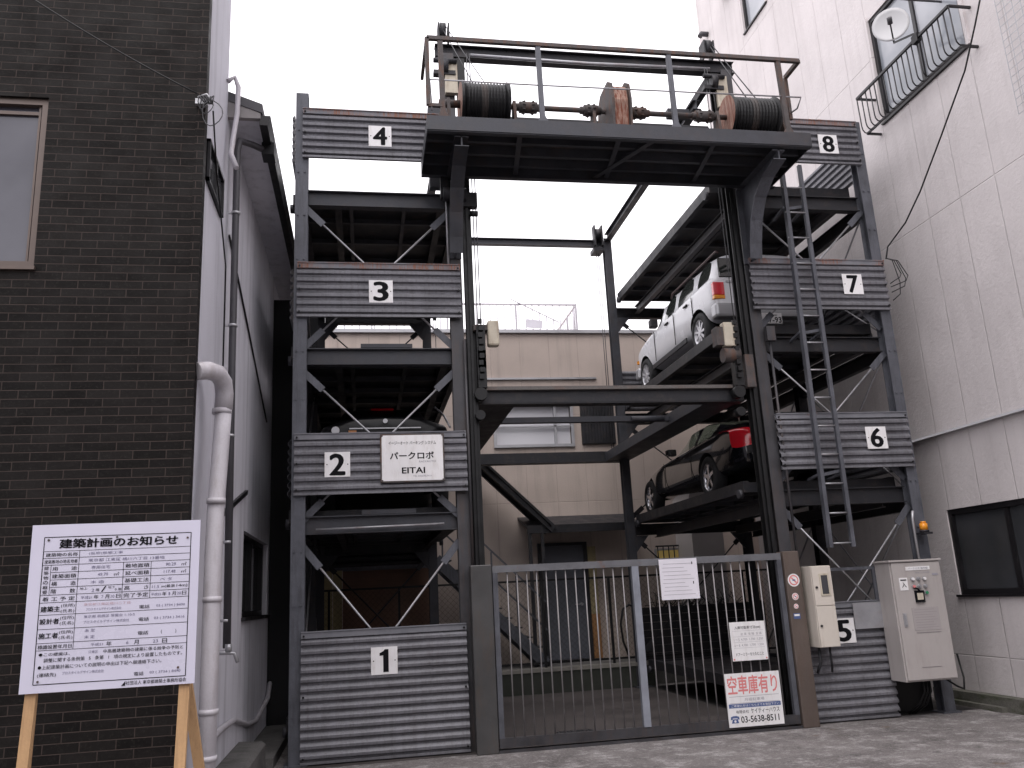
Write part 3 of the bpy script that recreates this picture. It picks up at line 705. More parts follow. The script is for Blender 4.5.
panel(5, 5.32,6.47,.02,1.41, 5.865,1.06)
# side sheets
for z0, z1 in ((2.94,3.64),(5.13,5.83),(7.3,8.0)):
    b = MB(); corr(b,'y',10.36,15.3,z0,z1,-.85,-1); b.build('side_sheet', m_corr, tw)
for z0, z1 in ((3.09,3.8),(5.28,6.0),(7.42,8.15)):
    b = MB(); corr(b,'y',10.38,15.3,z0,z1,7.28,-1); b.build('side_sheet', m_corr, tw)
b = MB(); corr(b,'x',4.9,7.1,5.0,5.8,15.36,-1); b.build('back_sheet', m_corr, tw)
b = MB(); corr(b,'x',-.8,1.25,2.30,3.1,15.38,-1); b.build('back_sheet', m_dark, tw)  # dark sheet added for the shade at the back of the left bay
# maker's sign on panel 2
b = MB(); y = 10.13; x0, x1, z0, z1 = .20,.965,3.055,3.64
b.box(x0,x1,y,y+.012,z0,z1,1); b.box(x0+.018,x1-.018,y-.004,y,z0+.018,z1-.018,0)
put_text(b, 'イージーオート パーキング システム', x0+.10,z1-.135,x1-x0-.2,.045,y-.0065,2,.01)
put_text(b, 'パークロボ', x0+.115,z1-.31,.52,.085,y-.0065,2,.035)
put_text(b, 'EASYAUTO', x0+.46,z1-.352,.2,.022,y-.0065,3)
put_text(b, 'EITAI', x0+.255,z0+.105,.27,.07,y-.0065,2,.03)
put_text(b, 'TEL 03(638)3416', x0+.385,z0+.055,.22,.026,y-.0065,3)
for xx in (x0+.02,x1-.02):
    for zz in (z0+.02,z1-.02): b.cyl((xx,y-.012,zz),(xx,y,zz),.014,8,1)
o = b.build('maker_sign', [m_white, m_rusty, m_ink, m_grayink], pn2)
o['label'] = 'rusting white sign with black Japanese lettering'
b = MB(); b.box(6.48,7.12,10.45,10.47,0,.75); b.build('shade_plate', m_black, tw)  # black board added to give the darkness below the cabinet
# notice sheet and little frame on panel 5
b = MB(); b.box(6.015,6.42,10.125,10.135,1.07,1.385); tag(b.build('metal_sheet', m_lidgrey, tw))
b = MB(); b.box(5.72,6.40,10.14,10.17,1.785,1.825); b.box(6.36,6.40,10.14,10.17,1.41,1.785); b.box(5.72,5.76,10.14,10.17,1.41,1.785); b.build('small_frame', m_post, tw)
b = MB(); b.tube([(-.55,10.27,2.545),(.95,10.27,2.565)], .014, 8); b.build('pale_rod', m_rod, tw)  # plain pale metal rod in front of the beam
for z in (2.71,4.775):
    b = MB(); b.box(-.02,.62,10.31,10.35,z,z+.05); b.build('stop_plate', m_beam, tw)
# cables of the lift
b = MB()
for x, y in ((1.44,10.16),(1.48,10.16),(4.94,10.16),(4.90,10.16)): b.cyl((x,y,4.3),(x,y,8.95),.007,6)
for x, y in ((4.66,15.3),(4.62,15.3),(1.36,15.3)): b.cyl((x,y,4.2),(x,y,8.35),.007,6)
b.build('hoist_cable', m_rope, tw)
# floor guide pulleys at back top
b = MB(); 
for x in (4.62,): b.box(x-.1,x+.1,15.1,15.4,8.2,8.28); b.cyl((x-.05,15.12,8.55),(x+.05,15.12,8.55),.11,12); b.box(x-.09,x-.06,15.05,15.2,8.3,8.72); b.box(x+.06,x+.09,15.05,15.2,8.3,8.72)
b.build('rear_pulley', m_dark, tw)
for x in (1.12,5.0):
    b = MB(); b.cyl((x-.03,10.18,8.72),(x+.06,10.18,8.72),.11,14)
    b.box(x-.14,x+.16,10.14,10.24,8.60,8.66); b.cyl((x-.14,10.14,8.80),(x+.18,10.14,8.80),.035,8); b.build('lower_pulley', m_dark, tw)
    b = MB(); b.cyl((x-.03,10.26,9.33),(x+.05,10.26,9.33),.13,16)
    for s_ in (-.06,.08): b.box(x+s_,x+s_+.02,10.16,10.36,9.155,9.42)
    b.build('front_pulley', m_dark, tw)
b = MB(); b.box(1.02,1.12,10.1,10.2,6.75,7.05); b.cyl((1.05,10.12,6.8),(1.35,10.12,6.8),.09,12); b.box(1.3,1.5,10.14,10.24,6.65,6.85); b.cyl((1.4,10.15,6.55),(1.5,10.15,6.55),.04,8); b.build('limit_switch', m_dark, tw)

# ================================================================== CAR PALLETS
pal = thing('car_pallet', (0,0,0), 'x', 'car pallet', 'steel car pallets of the parking tower')
W2, L2 = 1.06, 4.62
b = MB()
for s_ in (-1,1): b.box(s_*W2-.04,s_*W2+.04,0,L2,-.10,.05)
b.box(-W2+.04,W2-.04,0,.06,-.10,.03); b.box(-W2+.04,W2-.04,L2-.06,L2,-.10,.03); b.build('frame', m_dark, pal)
b = MB(); b.box(-W2+.04,W2-.04,.06,L2-.06,-.012,-.004); b.box(-.84,-.42,.06,L2-.06,-.004,.004); b.box(.42,.84,.06,L2-.06,-.004,.004); b.build('deck_sheet', m_deck, pal)
b = MB()
for i in range(6): b.box(-W2+.04,W2-.04,.55+i*.7,.60+i*.7,-.08,-.014)
for x in (-.35,.35): b.box(x-.025,x+.025,.06,L2-.06,-.075,-.016)
b.build('rib', m_beam, pal)
b = MB()
for s_ in (-1,1):
    for y in (.10,L2-.10): b.cyl((s_*(W2+.02),y,-.11),(s_*(W2+.08),y,-.11),.06,14); b.cyl((s_*(W2+.081),y,-.11),(s_*(W2+.083),y,-.11),.03,10)
b.build('roller', m_beam, pal)
spots = [(.22,.42,'ground level pallet behind panel 1'),(.22,2.76,'pallet behind panel 2 carrying the black saloon'),(.22,4.80,'empty pallet above the black saloon behind panel 3'),(.22,6.88,'uppermost empty pallet behind panel 4'),
         (6.03,.42,'ground level pallet behind panel 5 and the gate'),(6.03,2.95,'pallet behind panel 6 carrying the black coupe'),(6.03,5.14,'pallet behind panel 7 carrying the white estate'),(6.03,7.26,'uppermost empty pallet behind panel 8')]
for i, (x, z, lab) in enumerate(spots):
    o = pal if i == 0 else copy_tree(pal)
    o.location = (x, 10.52, z); o['label'] = 'dark steel ' + lab
    # the copy's parts keep their own place under it

# ================================================================== LIFT PLATFORM
lf = thing('lift_platform', (3.2,12.9,4.05), 'open steel lift frame with a checkered front beam hanging between the racks', 'lift platform')
b = MB(); b.box(1.43,4.98,10.30,10.42,4.04,4.20,0); b.box(1.40,5.0,10.24,10.50,4.20,4.245,1); b.box(1.43,4.98,10.30,10.48,4.03,4.045,0); b.build('front_beam', [m_dark, mat('checker_plate', (.13,.12,.115), .6, .3, .3, 60, RUST, .4, None, .3)], lf)
b = MB(); b.box(1.50,4.95,15.38,15.50,4.05,4.24); b.box(1.5,4.95,15.30,15.52,4.035,4.05); b.build('rear_beam', m_dark, lf)
for x0, x1 in ((1.47,1.92),(4.50,4.95)):
    b = MB(); b.box(x0,x0+.02,10.48,15.38,4.045,4.21); b.box(x1-.02,x1,10.48,15.38,4.045,4.21); b.box(x0+.02,x1-.02,10.48,15.38,4.045,4.06); b.build('side_beam', m_beam if x0 > 3 else m_dark, lf)
    b = MB()
    for i in range(7): b.cyl((x0+.1,10.8+i*.72,4.17),(x0+.26,10.8+i*.72,4.17),.05,10)
    b.build('roller', m_alum, lf)
b = MB(); b.box(1.92,4.50,11.85,11.95,4.10,4.18); b.tube([(3.9,11.8,4.12),(4.4,11.8,4.12)],.04,8); b.build('cross_beam', m_beam, lf)
for x in (1.50,4.90):
    s_ = 1 if x < 3 else -1
    b = MB(); b.box(x-.09,x+.02,10.1,10.22,4.2,5.0); b.cyl((x-.06,10.1,4.12),(x-.06,10.24,4.12),.08,12); b.cyl((x-.08,10.08,3.85),(x-.08,10.24,3.85),.06,12)
    for k in range(9): b.box(x-.075+.01*(k%2),x-.02+.015*(k%2),10.06,10.1,4.3+k*.09,4.36+k*.09)
    b.build('hanger', m_black, lf)
b = MB(); b.box(1.555,1.70,10.08,10.22,4.74,5.07); b.build('counterweight', m_cream, lf, .025)
b = MB(); b.box(4.70,4.86,10.08,10.2,4.73,5.06); b.build('counterweight', m_cream, lf, .015)
b = MB(); b.box(1.38,1.56,10.12,10.26,4.95,5.02); b.box(4.78,4.96,10.2,10.3,4.6,5.1); b.box(4.60,4.70,10.1,10.25,4.75,5.0); b.cyl((4.68,10.15,4.62),(4.9,10.15,4.62),.1,12); b.build('bracket', m_rusty, lf)
b = MB(); b.box(1.42,1.52,10.1,10.2,4.45,4.68); b.box(4.96,5.08,10.1,10.2,4.18,4.62); b.build('catch_plate', m_rusty, lf)

# ================================================================== HOIST DECK ON TOP
hd = thing('hoist_deck', (3.2,9.6,7.15), 'overhanging steel deck on top of the tower carrying the winding machinery', 'machinery deck')
X0, X1, Y0, Y1 = .775, 5.70, 9.02, 10.14
b = MB()
b.box(X0,X1,Y0,Y0+.012,7.085,7.255); b.box(X0,X1,Y0,Y0+.09,7.255,7.268); b.box(X0,X1,Y0+.012,Y0+.08,7.072,7.084)
b.box(X0,X1,Y1-.012,Y1,7.04,7.255); b.box(X0,X1,Y1-.08,Y1-.012,7.04,7.052)
b.box(X0,X0+.012,Y0+.012,Y1-.012,7.085,7.255); b.box(X1-.012,X1,Y0+.012,Y1-.012,7.085,7.255)
b.build('edge_channel', m_beam, hd)
b = MB(); b.box(X0+.012,X1-.012,Y0+.09,Y1-.012,7.242,7.254); b.build('deck_plate', m_deck, hd)
b = MB()
for y in (9.32,9.62,9.90): b.box(X0+.02,X1-.02,y,y+.05,7.12,7.24)
for x in (1.9,3.15,4.4): b.bar((x,9.06,7.11),(x+.12,10.1,7.11),.06,.02)
b.bar((3.6,9.08,7.10),(3.1,10.1,7.10),.07,.02)
b.build('rib', m_beam, hd)
for x in (1.19,5.27):
    b = MB(); w_ = .085
    prof = [(10.24,5.95),(10.24,7.06),(9.10,7.06),(9.10,6.93),(9.45,6.86),(9.72,6.70),(9.90,6.45),(10.0,6.15),(10.04,5.95)]
    b.prism(prof, 'x', x-.008, x+.008)
    edge = prof[3:]
    for (a, c) in zip(edge[:-1], edge[1:]): b.bar((x,a[0],a[1]),(x,c[0],c[1]),2*w_,.012)
    b.box(x-w_,x+w_,10.225,10.24,5.95,7.06); b.box(x-w_,x+w_,9.1,10.22,7.045,7.06)
    b.build('bracket', m_beam if x < 3 else m_post, hd)
# railing
b = MB()
b.bar((.80,9.05,8.34),(5.70,9.05,8.34),.05,.05); b.bar((5.70,9.05,8.34),(5.70,9.42,8.34),.05,.05); b.bar((5.70,9.42,8.34),(5.70,9.42,7.7),.04,.04)
b.bar((.80,9.05,8.34),(.80,9.05,7.42),.05,.05); b.bar((.80,9.05,7.42),(.97,9.05,7.42),.04,.04)
b.bar((.80,9.05,8.34),(.80,9.9,8.34),.04,.04)
b.build('top_rail', m_rusty, hd)
for x in (.97,2.19,3.90,5.42):
    b = MB(); b.bar((x,9.06,7.26),(x-.02 if x > 5 else x-.005,9.06,8.32),.06,.05); b.prism([(x-.07,7.26),(x+.07,7.26),(x+.02,7.36),(x-.02,7.36)],'y',9.03,9.09); b.build('railing_post', m_rusty if x in (.97,5.42) else m_post, hd)
b = MB(); b.tube([(.84,9.05,7.35),(.83,9.05,7.77),(2.2,9.05,7.77),(5.66,9.05,7.80),(5.74,9.3,7.80),(5.66,9.5,7.78)], .011, 6); b.tube([(4.3,9.6,7.8),(5.6,9.6,7.8)],.008,5); b.build('mid_rail', m_rod, hd)
b = MB(); b.box(1.3,4.8,10.04,10.10,7.85,7.93); b.box(2.55,2.62,10.02,10.1,7.26,7.9); b.box(4.75,4.8,10.02,10.1,7.26,7.9); b.build('rear_rail', m_dark, hd)
# winding gear
YM, ZM = 9.60, 7.80
def drum(x0, x1):
    prof = [(x0,.10),(x0,.29),(x0+.03,.30)]
    n = 13
    for i in range(n):
        a = x0+.05+(x1-x0-.10)*i/n; c = (x1-x0-.10)/n
        prof += [(a+.1*c,.262),(a+.5*c,.275),(a+.9*c,.262)]
    prof += [(x1-.03,.30),(x1,.29),(x1,.10)]
    b = MB(); na = 32; vs = []; fs = []; 
    for x, r_ in prof:
        for k in range(na): t = 2*math.pi*k/na; vs.append((x, YM+r_*math.cos(t), ZM+r_*math.sin(t)))
    for i in range(len(prof)-1):
        for k in range(na): fs.append((i*na+k, i*na+(k+1)%na, (i+1)*na+(k+1)%na, (i+1)*na+k))
    fs += [tuple(range(na)), tuple(reversed(range((len(prof)-1)*na, len(prof)*na)))]
    b.add(vs, fs)
    for k in range(na): b.m[k] = 2
    b.m[(len(prof)-1)*na] = 2
    m0 = len(prof)//2
    for j, i in enumerate(range(0, len(prof)-1)):
        for k in range(na):
            if m0-4 <= i <= m0+1: b.m[j*na+k] = 1
    return b.build('winding_drum', [m_black, mat('drum_core', (.040,.034,.032), .5, .3, .3, 6, (.08,.045,.035), .5), m_rustred], hd)
d1 = drum(1.25,1.87); d2 = drum(4.86,5.54)
b = MB(); b.cyl((1.87,YM,ZM),(4.86,YM,ZM),.035,12); b.build('drive_shaft', m_rusty, hd)
for xs in ((2.02,2.25),(2.88,3.06),(3.52,3.72),(4.42,4.66)):
    b = MB(); b.cyl((xs[0],YM,ZM),(xs[1],YM,ZM),.075,14); b.cyl((xs[0]-.05,YM,ZM),(xs[1]+.05,YM,ZM),.05,12)
    for k in range(8):
        t = 2*math.pi*k/8
        for xx in (xs[0]+.04,xs[1]-.07): b.cyl((xx,YM+.07*math.cos(t),ZM+.07*math.sin(t)),(xx+.03,YM+.085*math.cos(t),ZM+.085*math.sin(t)),.013,6)
    b.build('coupling', m_rusty, hd)
b = MB()
gx0, gx1 = 3.20,3.40
b.prism([(9.36,7.27),(9.84,7.27),(9.90,7.8),(9.86,8.0),(9.74,8.09),(9.46,8.09),(9.34,8.0),(9.30,7.8)], 'x', gx0, gx1); b.build('gear_housing', m_rustred, hd, .02)
b = MB(); b.prism([(9.32,7.27),(9.88,7.27),(9.95,7.8),(9.90,8.03),(9.77,8.13),(9.43,8.13),(9.30,8.03),(9.26,7.8)], 'x', gx0-.03, gx0-.002); b.prism([(9.32,7.27),(9.88,7.27),(9.95,7.8),(9.90,8.03),(9.77,8.13),(9.43,8.13),(9.30,8.03),(9.26,7.8)], 'x', gx1+.002, gx1+.03); b.build('gear_flange', m_rusty, hd)
b = MB()
for x in (1.10,1.95,3.0,4.72,5.66):
    b.prism([(YM-.14,7.256),(YM+.14,7.256),(YM+.05,7.86),(YM-.05,7.86)], 'x', x-.02, x+.02); b.box(x-.06,x+.06,YM-.18,YM+.18,7.256,7.28)
b.build('bearing_stand', m_rusty, hd)
b = MB(); b.cyl((.98,YM,ZM),(1.25,YM,ZM),.05,10); b.cyl((5.54,YM,ZM),(5.72,YM,ZM),.05,10); b.build('axle_end', m_rusty, hd)
b = MB(); b.box(2.35,2.9,9.75,10.0,7.256,7.5); b.box(3.55,4.1,9.72,9.98,7.256,7.48); b.build('motor', m_dark, hd, .02)
b = MB(); b.cyl((1.10,10.2,9.40),(1.45,YM,8.08),.006,5); b.cyl((1.14,10.2,9.44),(1.62,YM,8.07),.006,5); b.cyl((5.0,10.2,9.42),(5.22,YM,8.07),.008,5); b.cyl((5.03,10.2,9.44),(5.36,YM,8.07),.008,5); b.build('drum_cable', m_rope, hd)

# ================================================================== LADDER
ld = thing('access_ladder', (5.93,9.98,2.05), 'long grey metal access ladder hanging over the number 7 and 6 panels', 'ladder')
for x in (5.735,6.05):
    b = MB(); b.bar((x,9.98,2.07),(x+(.06 if x < 6 else .02),10.0,7.35),.05,.075 if x < 6 else .05); b.build('rail', m_post, ld)
for i in range(14):
    z = 2.12+.375*i; b = MB(); b.cyl((5.75,9.98,z),(6.05,9.98,z),.012,8); b.build('rung', m_rod, ld)
for z in (3.0,4.9,6.7): b = MB(); b.bar((5.75,10.0,z),(5.78,10.36,z-.03),.04,.03); b.bar((6.06,10.0,z),(6.06,10.36,z-.03),.04,.03); b.bar((5.75,10.02,z-.02),(6.06,10.04,z+.04),.02,.04); b.build('bracket', m_post, ld)

# ================================================================== GATE
gt = thing('barred_gate', (3.27,10.05,0), 'galvanised barred sliding gate closing the lift bay between two steel columns', 'gate')
b = MB(); b.box(1.47,5.08,10.02,10.08,1.955,2.035); b.build('top_rail', mat('gate_galvanised', (.15,.152,.165), .5, .3, .2, 4, RUST, .8, (1,1,1), .1, 0, 60, .58, .66), gt)
b = MB(); b.box(1.47,5.08,10.02,10.08,.05,.15); b.build('bottom_rail', m_inner, gt)
b = MB(); b.box(1.47,1.53,10.02,10.08,.15,1.955); b.box(5.02,5.08,10.02,10.08,.15,1.955); b.build('end_stile', m_post, gt)
b = MB(); b.box(3.15,3.235,10.01,10.075,.15,1.955); b.build('middle_stile', mat('bright_stile', (.30,.32,.37), .4, .4, .12, 4), gt)
m_bar = mat('gate_bar_metal', (.25,.24,.245), .5, .3, .25, 8)
xs = [1.53+.1165*i for i in range(1,14)] + [3.235+.119*i for i in range(1,15)]
for x in xs:
    b = MB(); b.cyl((x,10.05,.15),(x,10.05,1.955),.0088,6); b.build('bar', m_bar, gt)
for x0, x1, mm, y in ((1.21,1.455,mat('left_column', (.080,.079,.080), .4, .3, .2, 2, (.10,.075,.06), .5, (3,3,.6), .1),9.98),(5.09,5.30,mat('brown_column', (.115,.09,.078), .5, .2, .15, 2, (.09,.06,.045), .5, (3,3,.6), .1),9.98)):
    b = MB(); b.box(x0,x1,y,y+.18,0,2.05); b.build('column', mm, gt, .01)
b = MB(); b.box(1.46,5.08,9.99,10.01,0,.03); b.box(1.46,5.08,10.09,10.11,0,.03); b.build('floor_track', m_inner, gt)

def sticker(x, z, w_, h_, col, label, round_=True):
    b = MB(); y = 9.978
    if round_:
        b.cyl((x,y,z),(x,y-.002,z),w_/2,24,0); b.cyl((x,y-.002,z),(x,y-.003,z),w_*.40,24,1); b.cyl((x,y-.003,z),(x,y-.004,z),w_*.30,24,0); b.bar((x-w_*.2,y-.0045,z+w_*.2),(x+w_*.2,y-.0045,z-w_*.2),.001,w_*.12,1)
        b.box(x-w_*.12,x+w_*.12,y-.0056,y-.0052,z-w_*.05,z+w_*.05,2)
    else: b.box(x-w_/2,x+w_/2,y-.002,y,z-h_/2,z+h_/2,2); b.box(x-w_*.4,x+w_*.4,y-.003,y-.002,z,z+h_*.35,0)
    tag(b.build('sticker', [m_white, col, m_blueink]), label, 'sticker', 'stickers on the brown gate column')
sticker(5.19,1.70,.155,.155,m_redink,'largest round red prohibition sticker, topmost on the brown gate column')
sticker(5.185,1.505,.085,.085,m_redink,'middle sized round sticker on the brown gate column')
sticker(5.18,1.39,.06,.06,m_redink,'smallest round sticker on the brown gate column')
sticker(5.175,1.275,.085,.065,m_blueink,'small square blue sticker, lowest on the brown gate column', False)

# notices hung on the gate
def notice(name, x0, x1, z0, z1, label, rows, mats=None):
    y = 10.0; b = MB(); b.box(x0,x1,y-.004,y,z0,z1,0)
    for r_ in rows: put_text(b, r_[0], r_[1], r_[2], r_[3], r_[4], y-.0055, r_[5], r_[6])
    return b, y
b, y = notice('notice', 3.49,3.97,1.545,2.02,'',[])
for i in range(9): b.box(3.52+.01*(i%3),3.92-.04*(i%4),y-.0055,y-.0052,1.60+i*.045,1.604+i*.045,1)
for zz in (1.95,1.72): b.box(3.90,3.91,y-.006,y-.0045,zz,zz+.03,2)
tag(b.build('paper_notice', [m_paper, m_grayink, m_ink]), 'faded white paper notice tied high on the gate right of its middle stile', 'notice')
x0,x1,z0,z1 = 4.30,4.75,.80,1.245
b, y = notice('n', x0,x1,z0,z1,'', [('入庫可能車寸法(㎜)',x0+.06,z1-.09,.33,.042,2,.01),('全 長  全 幅  全 高',x0+.13,z1-.155,.27,.03,1,.0),
    ('1 ～ 5',x0+.04,z1-.22,.07,.03,1,0),('4,700  1,700  1,550',x0+.13,z1-.22,.28,.03,1,0),('6 ～ 8',x0+.04,z1-.285,.07,.03,1,0),('4,700  1,700  1,550',x0+.13,z1-.285,.28,.03,1,0),
    ('ドアーミラーをたたむこと',x0+.05,z0+.055,.35,.036,2,.01)])
for zz in (z1-.105,z1-.17,z1-.235,z1-.30): b.box(x0+.03,x1-.03,y-.0055,y-.0052,zz,zz+.002,1)
for xx in (x0+.02,x1-.02): b.cyl((xx,y-.008,z0+.02),(xx,y-.004,z0+.02),.01,8,3)
tag(b.build('size_notice', [m_white, m_grayink, m_ink, m_redink]), 'square white notice with rows of small figures on the gate', 'notice')
x0,x1,z0,z1 = 4.17,4.86,.07,.665
b, y = notice('v', x0,x1,z0,z1,'', [('空車庫有り',x0+.03,z1-.235,.62,.205,1,.03),('月極駐車場',x0+.22,z1-.315,.25,.035,3,0),
    ('ご希望の方はこちらまでお電話下さい',x0+.05,z1-.375,.6,.026,0,0),
    ('有限会社',x0+.10,z0+.148,.16,.036,2,.01),('ケイティーハウス',x0+.285,z0+.140,.36,.056,2,.02),('03-5638-8511',x0+.155,z0+.045,.475,.07,2,.022)])
b.box(x0+.02,x1-.02,y-.005,y-.0045,z1-.385,z1-.34,4)
for a in ((x0+.035,x1-.035,z1-.262,z1-.258),(x0+.035,x1-.035,z1-.335,z1-.331)): b.box(a[0],a[1],y-.0055,y-.0052,a[2],a[3],3)
# telephone symbol
b.prism([(x0+.035,z0+.045),(x0+.125,z0+.045),(x0+.11,z0+.09),(x0+.05,z0+.09)],'y',y-.0056,y-.005,4); b.prism([(x0+.025,z0+.085),(x0+.05,z0+.085),(x0+.05,z0+.10),(x0+.11,z0+.10),(x0+.11,z0+.085),(x0+.135,z0+.085),(x0+.13,z0+.115),(x0+.10,z0+.125),(x0+.06,z0+.125),(x0+.03,z0+.115)],'y',y-.0056,y-.005,4); b.cyl((x0+.08,y-.006,z0+.066),(x0+.08,y-.0056,z0+.066),.014,12,0)
tag(b.build('vacancy_sign', [m_white, m_redink, m_ink, m_grayink, m_blueink]), 'white sign with large red Japanese heading low on the gate', 'sign')

# ================================================================== METER BOX, CABINET, LAMP
mbx = thing('meter_box', (5.6,9.95,.88), 'cream two door meter box mounted beside the brown gate column', 'meter box')
b = MB(); b.box(5.36,5.62,9.86,10.13,.90,1.855); b.build('casing', mat('cream_enamel', (.60,.55,.49), .45, 0, .05, 2, (.4,.34,.28), .4, (3,3,.7)), mbx, .006)
mce = bpy.data.materials['cream_enamel']
b = MB(); b.box(5.365,5.615,9.835,9.858,1.385,1.85); dd = b.build('upper_door', mce, mbx, .004)
b = MB(); b.box(5.45,5.57,9.825,9.834,1.50,1.76); b.build('window_frame', m_cream, dd); b = MB(); b.box(5.468,5.552,9.822,9.8245,1.52,1.74); b.build('meter_window', m_glass, dd)
b = MB(); b.cyl((5.40,9.82,1.60),(5.40,9.834,1.60),.014,10); b.build('lock', m_dark, dd)
b = MB(); b.box(5.365,5.615,9.835,9.858,.905,1.378); dd = b.build('lower_door', mce, mbx, .004)
b = MB(); b.cyl((5.40,9.82,1.15),(5.40,9.834,1.15),.014,10); b.build('lock', m_dark, dd)
b = MB(); b.tube([(5.42,10.0,.90),(5.42,10.0,.72),(5.39,10.0,.66),(5.39,10.05,.6)], .018, 8); b.build('conduit', m_dark, mbx)
b = MB(); b.tube([(5.56,10.0,.90),(5.56,10.0,.66),(5.58,10.05,.6)], .014, 8); b.build('conduit', m_dark, mbx)
cbt = thing('control_cabinet', (6.75,9.95,.42), 'tall grey control cabinet with push buttons hanging on the right tower post', 'cabinet')
mcab = mat('grey_cabinet_paint', (.40,.37,.36), .45, 0, .04, 2, (.30,.26,.25), .4, (3,3,.6))
b = MB(); b.box(6.40,7.09,9.83,10.14,.44,1.85); b.box(6.38,7.10,9.79,10.14,1.85,1.875); b.build('casing', mcab, cbt, .006)
b = MB(); b.box(6.415,7.075,9.805,9.828,.46,1.84); dd = b.build('door', mcab, cbt, .004)
b = MB(); b.box(6.47,6.515,9.795,9.804,1.08,1.24); b.box(6.482,6.503,9.785,9.795,1.10,1.22); b.build('handle', m_alum, dd)
b = MB(); b.box(6.60,6.93,9.800,9.8045,1.745,1.79,0); put_text(b,'パークロボ 操作盤',6.63,1.755,.27,.025,9.798,1,.01); b.box(6.49,6.60,9.80,9.8045,1.51,1.66,0); put_text(b,'入',6.515,1.545,.06,.06,9.798,2,.03); b.box(6.505,6.585,9.798,9.7995,1.625,1.64,2)
put_text(b,'使用上の注意',6.72,1.705,.2,.02,9.8035,1,0); b.box(6.95,7.03,9.80,9.8045,1.675,1.70,1); b.build('name_label', [m_white, m_grayink, m_ink], dd)
b = MB()
for x, z, c in ((6.67,1.64,1),(6.75,1.64,0),(6.83,1.64,1),(6.67,1.55,2),(6.75,1.55,0),(6.83,1.55,0),(6.83,1.47,3)):
    b.cyl((x,9.79,z),(x,9.804,z),.026,12,0); b.cyl((x,9.775,z),(x,9.79,z),.018,10,c)
b.build('push_button', [m_alum, m_white, m_redink, plain('green_button', (.03,.22,.10), .4)], dd)
b = MB(); b.box(6.67,6.79,9.782,9.804,1.36,1.50,0); b.box(6.69,6.77,9.779,9.782,1.39,1.47,1); b.tube([(6.66,9.79,1.54),(6.70,9.77,1.52),(6.73,9.77,1.49)],.012,6,0); b.build('key_switch', [m_ink, m_cream], dd)
b = MB()
b.box(6.60,6.96,9.8005,9.8045,1.03,1.30,0)
for i in range(8): b.box(6.63,6.93-.03*(i%3),9.8,9.8003,1.06+i*.03,1.064+i*.03,1)
b.box(6.62,6.95,9.8005,9.8045,1.0,1.008,1); b.box(6.62,6.88,9.8005,9.8045,.60,.606,1)
b.build('instruction_sheet', [mat('worn_sheet', (.36,.33,.33), .6, 0, .05, 5), mat('worn_print', (.26,.24,.245), .6, 0, .05, 5)], dd)
b = MB()
for i in range(3): b.tube([(6.75+i*.05,10.05,.46),(6.76+i*.04,10.03,.3),(6.70+i*.05,10.1,.14),(6.68+i*.04,10.3,.02)], .013, 8)
b.tube([(7.0,10.0,.46),(7.15,9.95,.34),(7.26,9.98,.3),(7.33,10.05,.42),(7.34,10.12,.7)], .012, 8); b.build('cable', m_black, cbt)
wl = thing('warning_lamp', (7.16,10.08,2.2), 'amber warning lamp on a bracket at the right tower post', 'lamp')
b = MB(); b.box(7.08,7.20,10.0,10.19,2.19,2.215); b.cyl((7.14,10.08,2.215),(7.14,10.08,2.245),.06,14); b.build('base', m_dark, wl)
b = MB(); b.tube([(7.14,10.08,2.245),(7.14,10.08,2.33)],.05,14); b.tube([(7.14,10.08,2.33),(7.14,10.08,2.355)],.035,14); b.build('lens', m_lampam, wl)
b = MB(); b.tube([(7.04,10.14,1.88),(7.04,10.14,2.4),(7.06,10.14,2.5)], .018, 8); tag(b.build('post_conduit', m_alum), 'pale conduit rising from the grey cabinet to the amber lamp', 'conduit')

# ================================================================== BUILDING NOTICE BOARD (left foreground)
nb = thing('notice_board', (-1.36,5.2,0), 'large white Japanese construction notice board on wooden legs by the brick wall', 'notice board')
W_, H_ = .890, .890; XL, ZT, YN = -1.812, 2.205, 5.15
b = MB(); b.box(XL,XL+W_,YN,YN+.012,ZT-H_,ZT,0)
def U(u): return XL+u*W_
def V(v): return ZT-v*H_
yl = YN-.0012; yt = YN-.0022
def hl(u0,u1,v,t=.0022): b.box(U(u0),U(u1),yl,YN,V(v)-t/2,V(v)+t/2,1)
def vl(u,v0,v1,t=.0022): b.box(U(u)-t/2,U(u)+t/2,yl-.0002,YN,V(v1),V(v0),1)
def T(s, u0, v0, u1, v1, mi=1, bold=.0): put_text(b, s, U(u0), V(v1), (u1-u0)*W_, (v1-v0)*H_, yt, mi, bold)
rows = [.165,.207,.249,.294,.339,.384,.430,.475,.548,.632,.714,.756]
u0, u1 = .075, .945
for v in (.078,.952): hl(u0,u1,v,.004)
for u_ in (u0,u1): vl(u_,.078,.952,.004)
for v in rows: hl(u0 if v not in (.294,.339,.384) else .125, u1, v)
vl(.285,.165,.756); vl(.125,.249,.430); vl(.548,.249,.475); vl(.712,.249,.475)
T('建築計画のお知らせ', .165,.092,.865,.148,1,.045)
T('建築物の名称', .09,.175,.275,.198,1,.02); T('建築敷地の地名地番', .085,.217,.277,.240,1,.015)
T('用        途', .135,.260,.275,.284,1,.02); T('建築面積', .135,.305,.275,.330,1,.02); T('構        造', .135,.350,.275,.375,1,.02); T('階        数', .135,.395,.275,.421,1,.02)
for i, ch in enumerate('建築物の概要'): T(ch, .086,.256+i*.029,.114,.278+i*.029,1,.02)
T('着 工 予 定', .09,.441,.275,.466,1,.02)
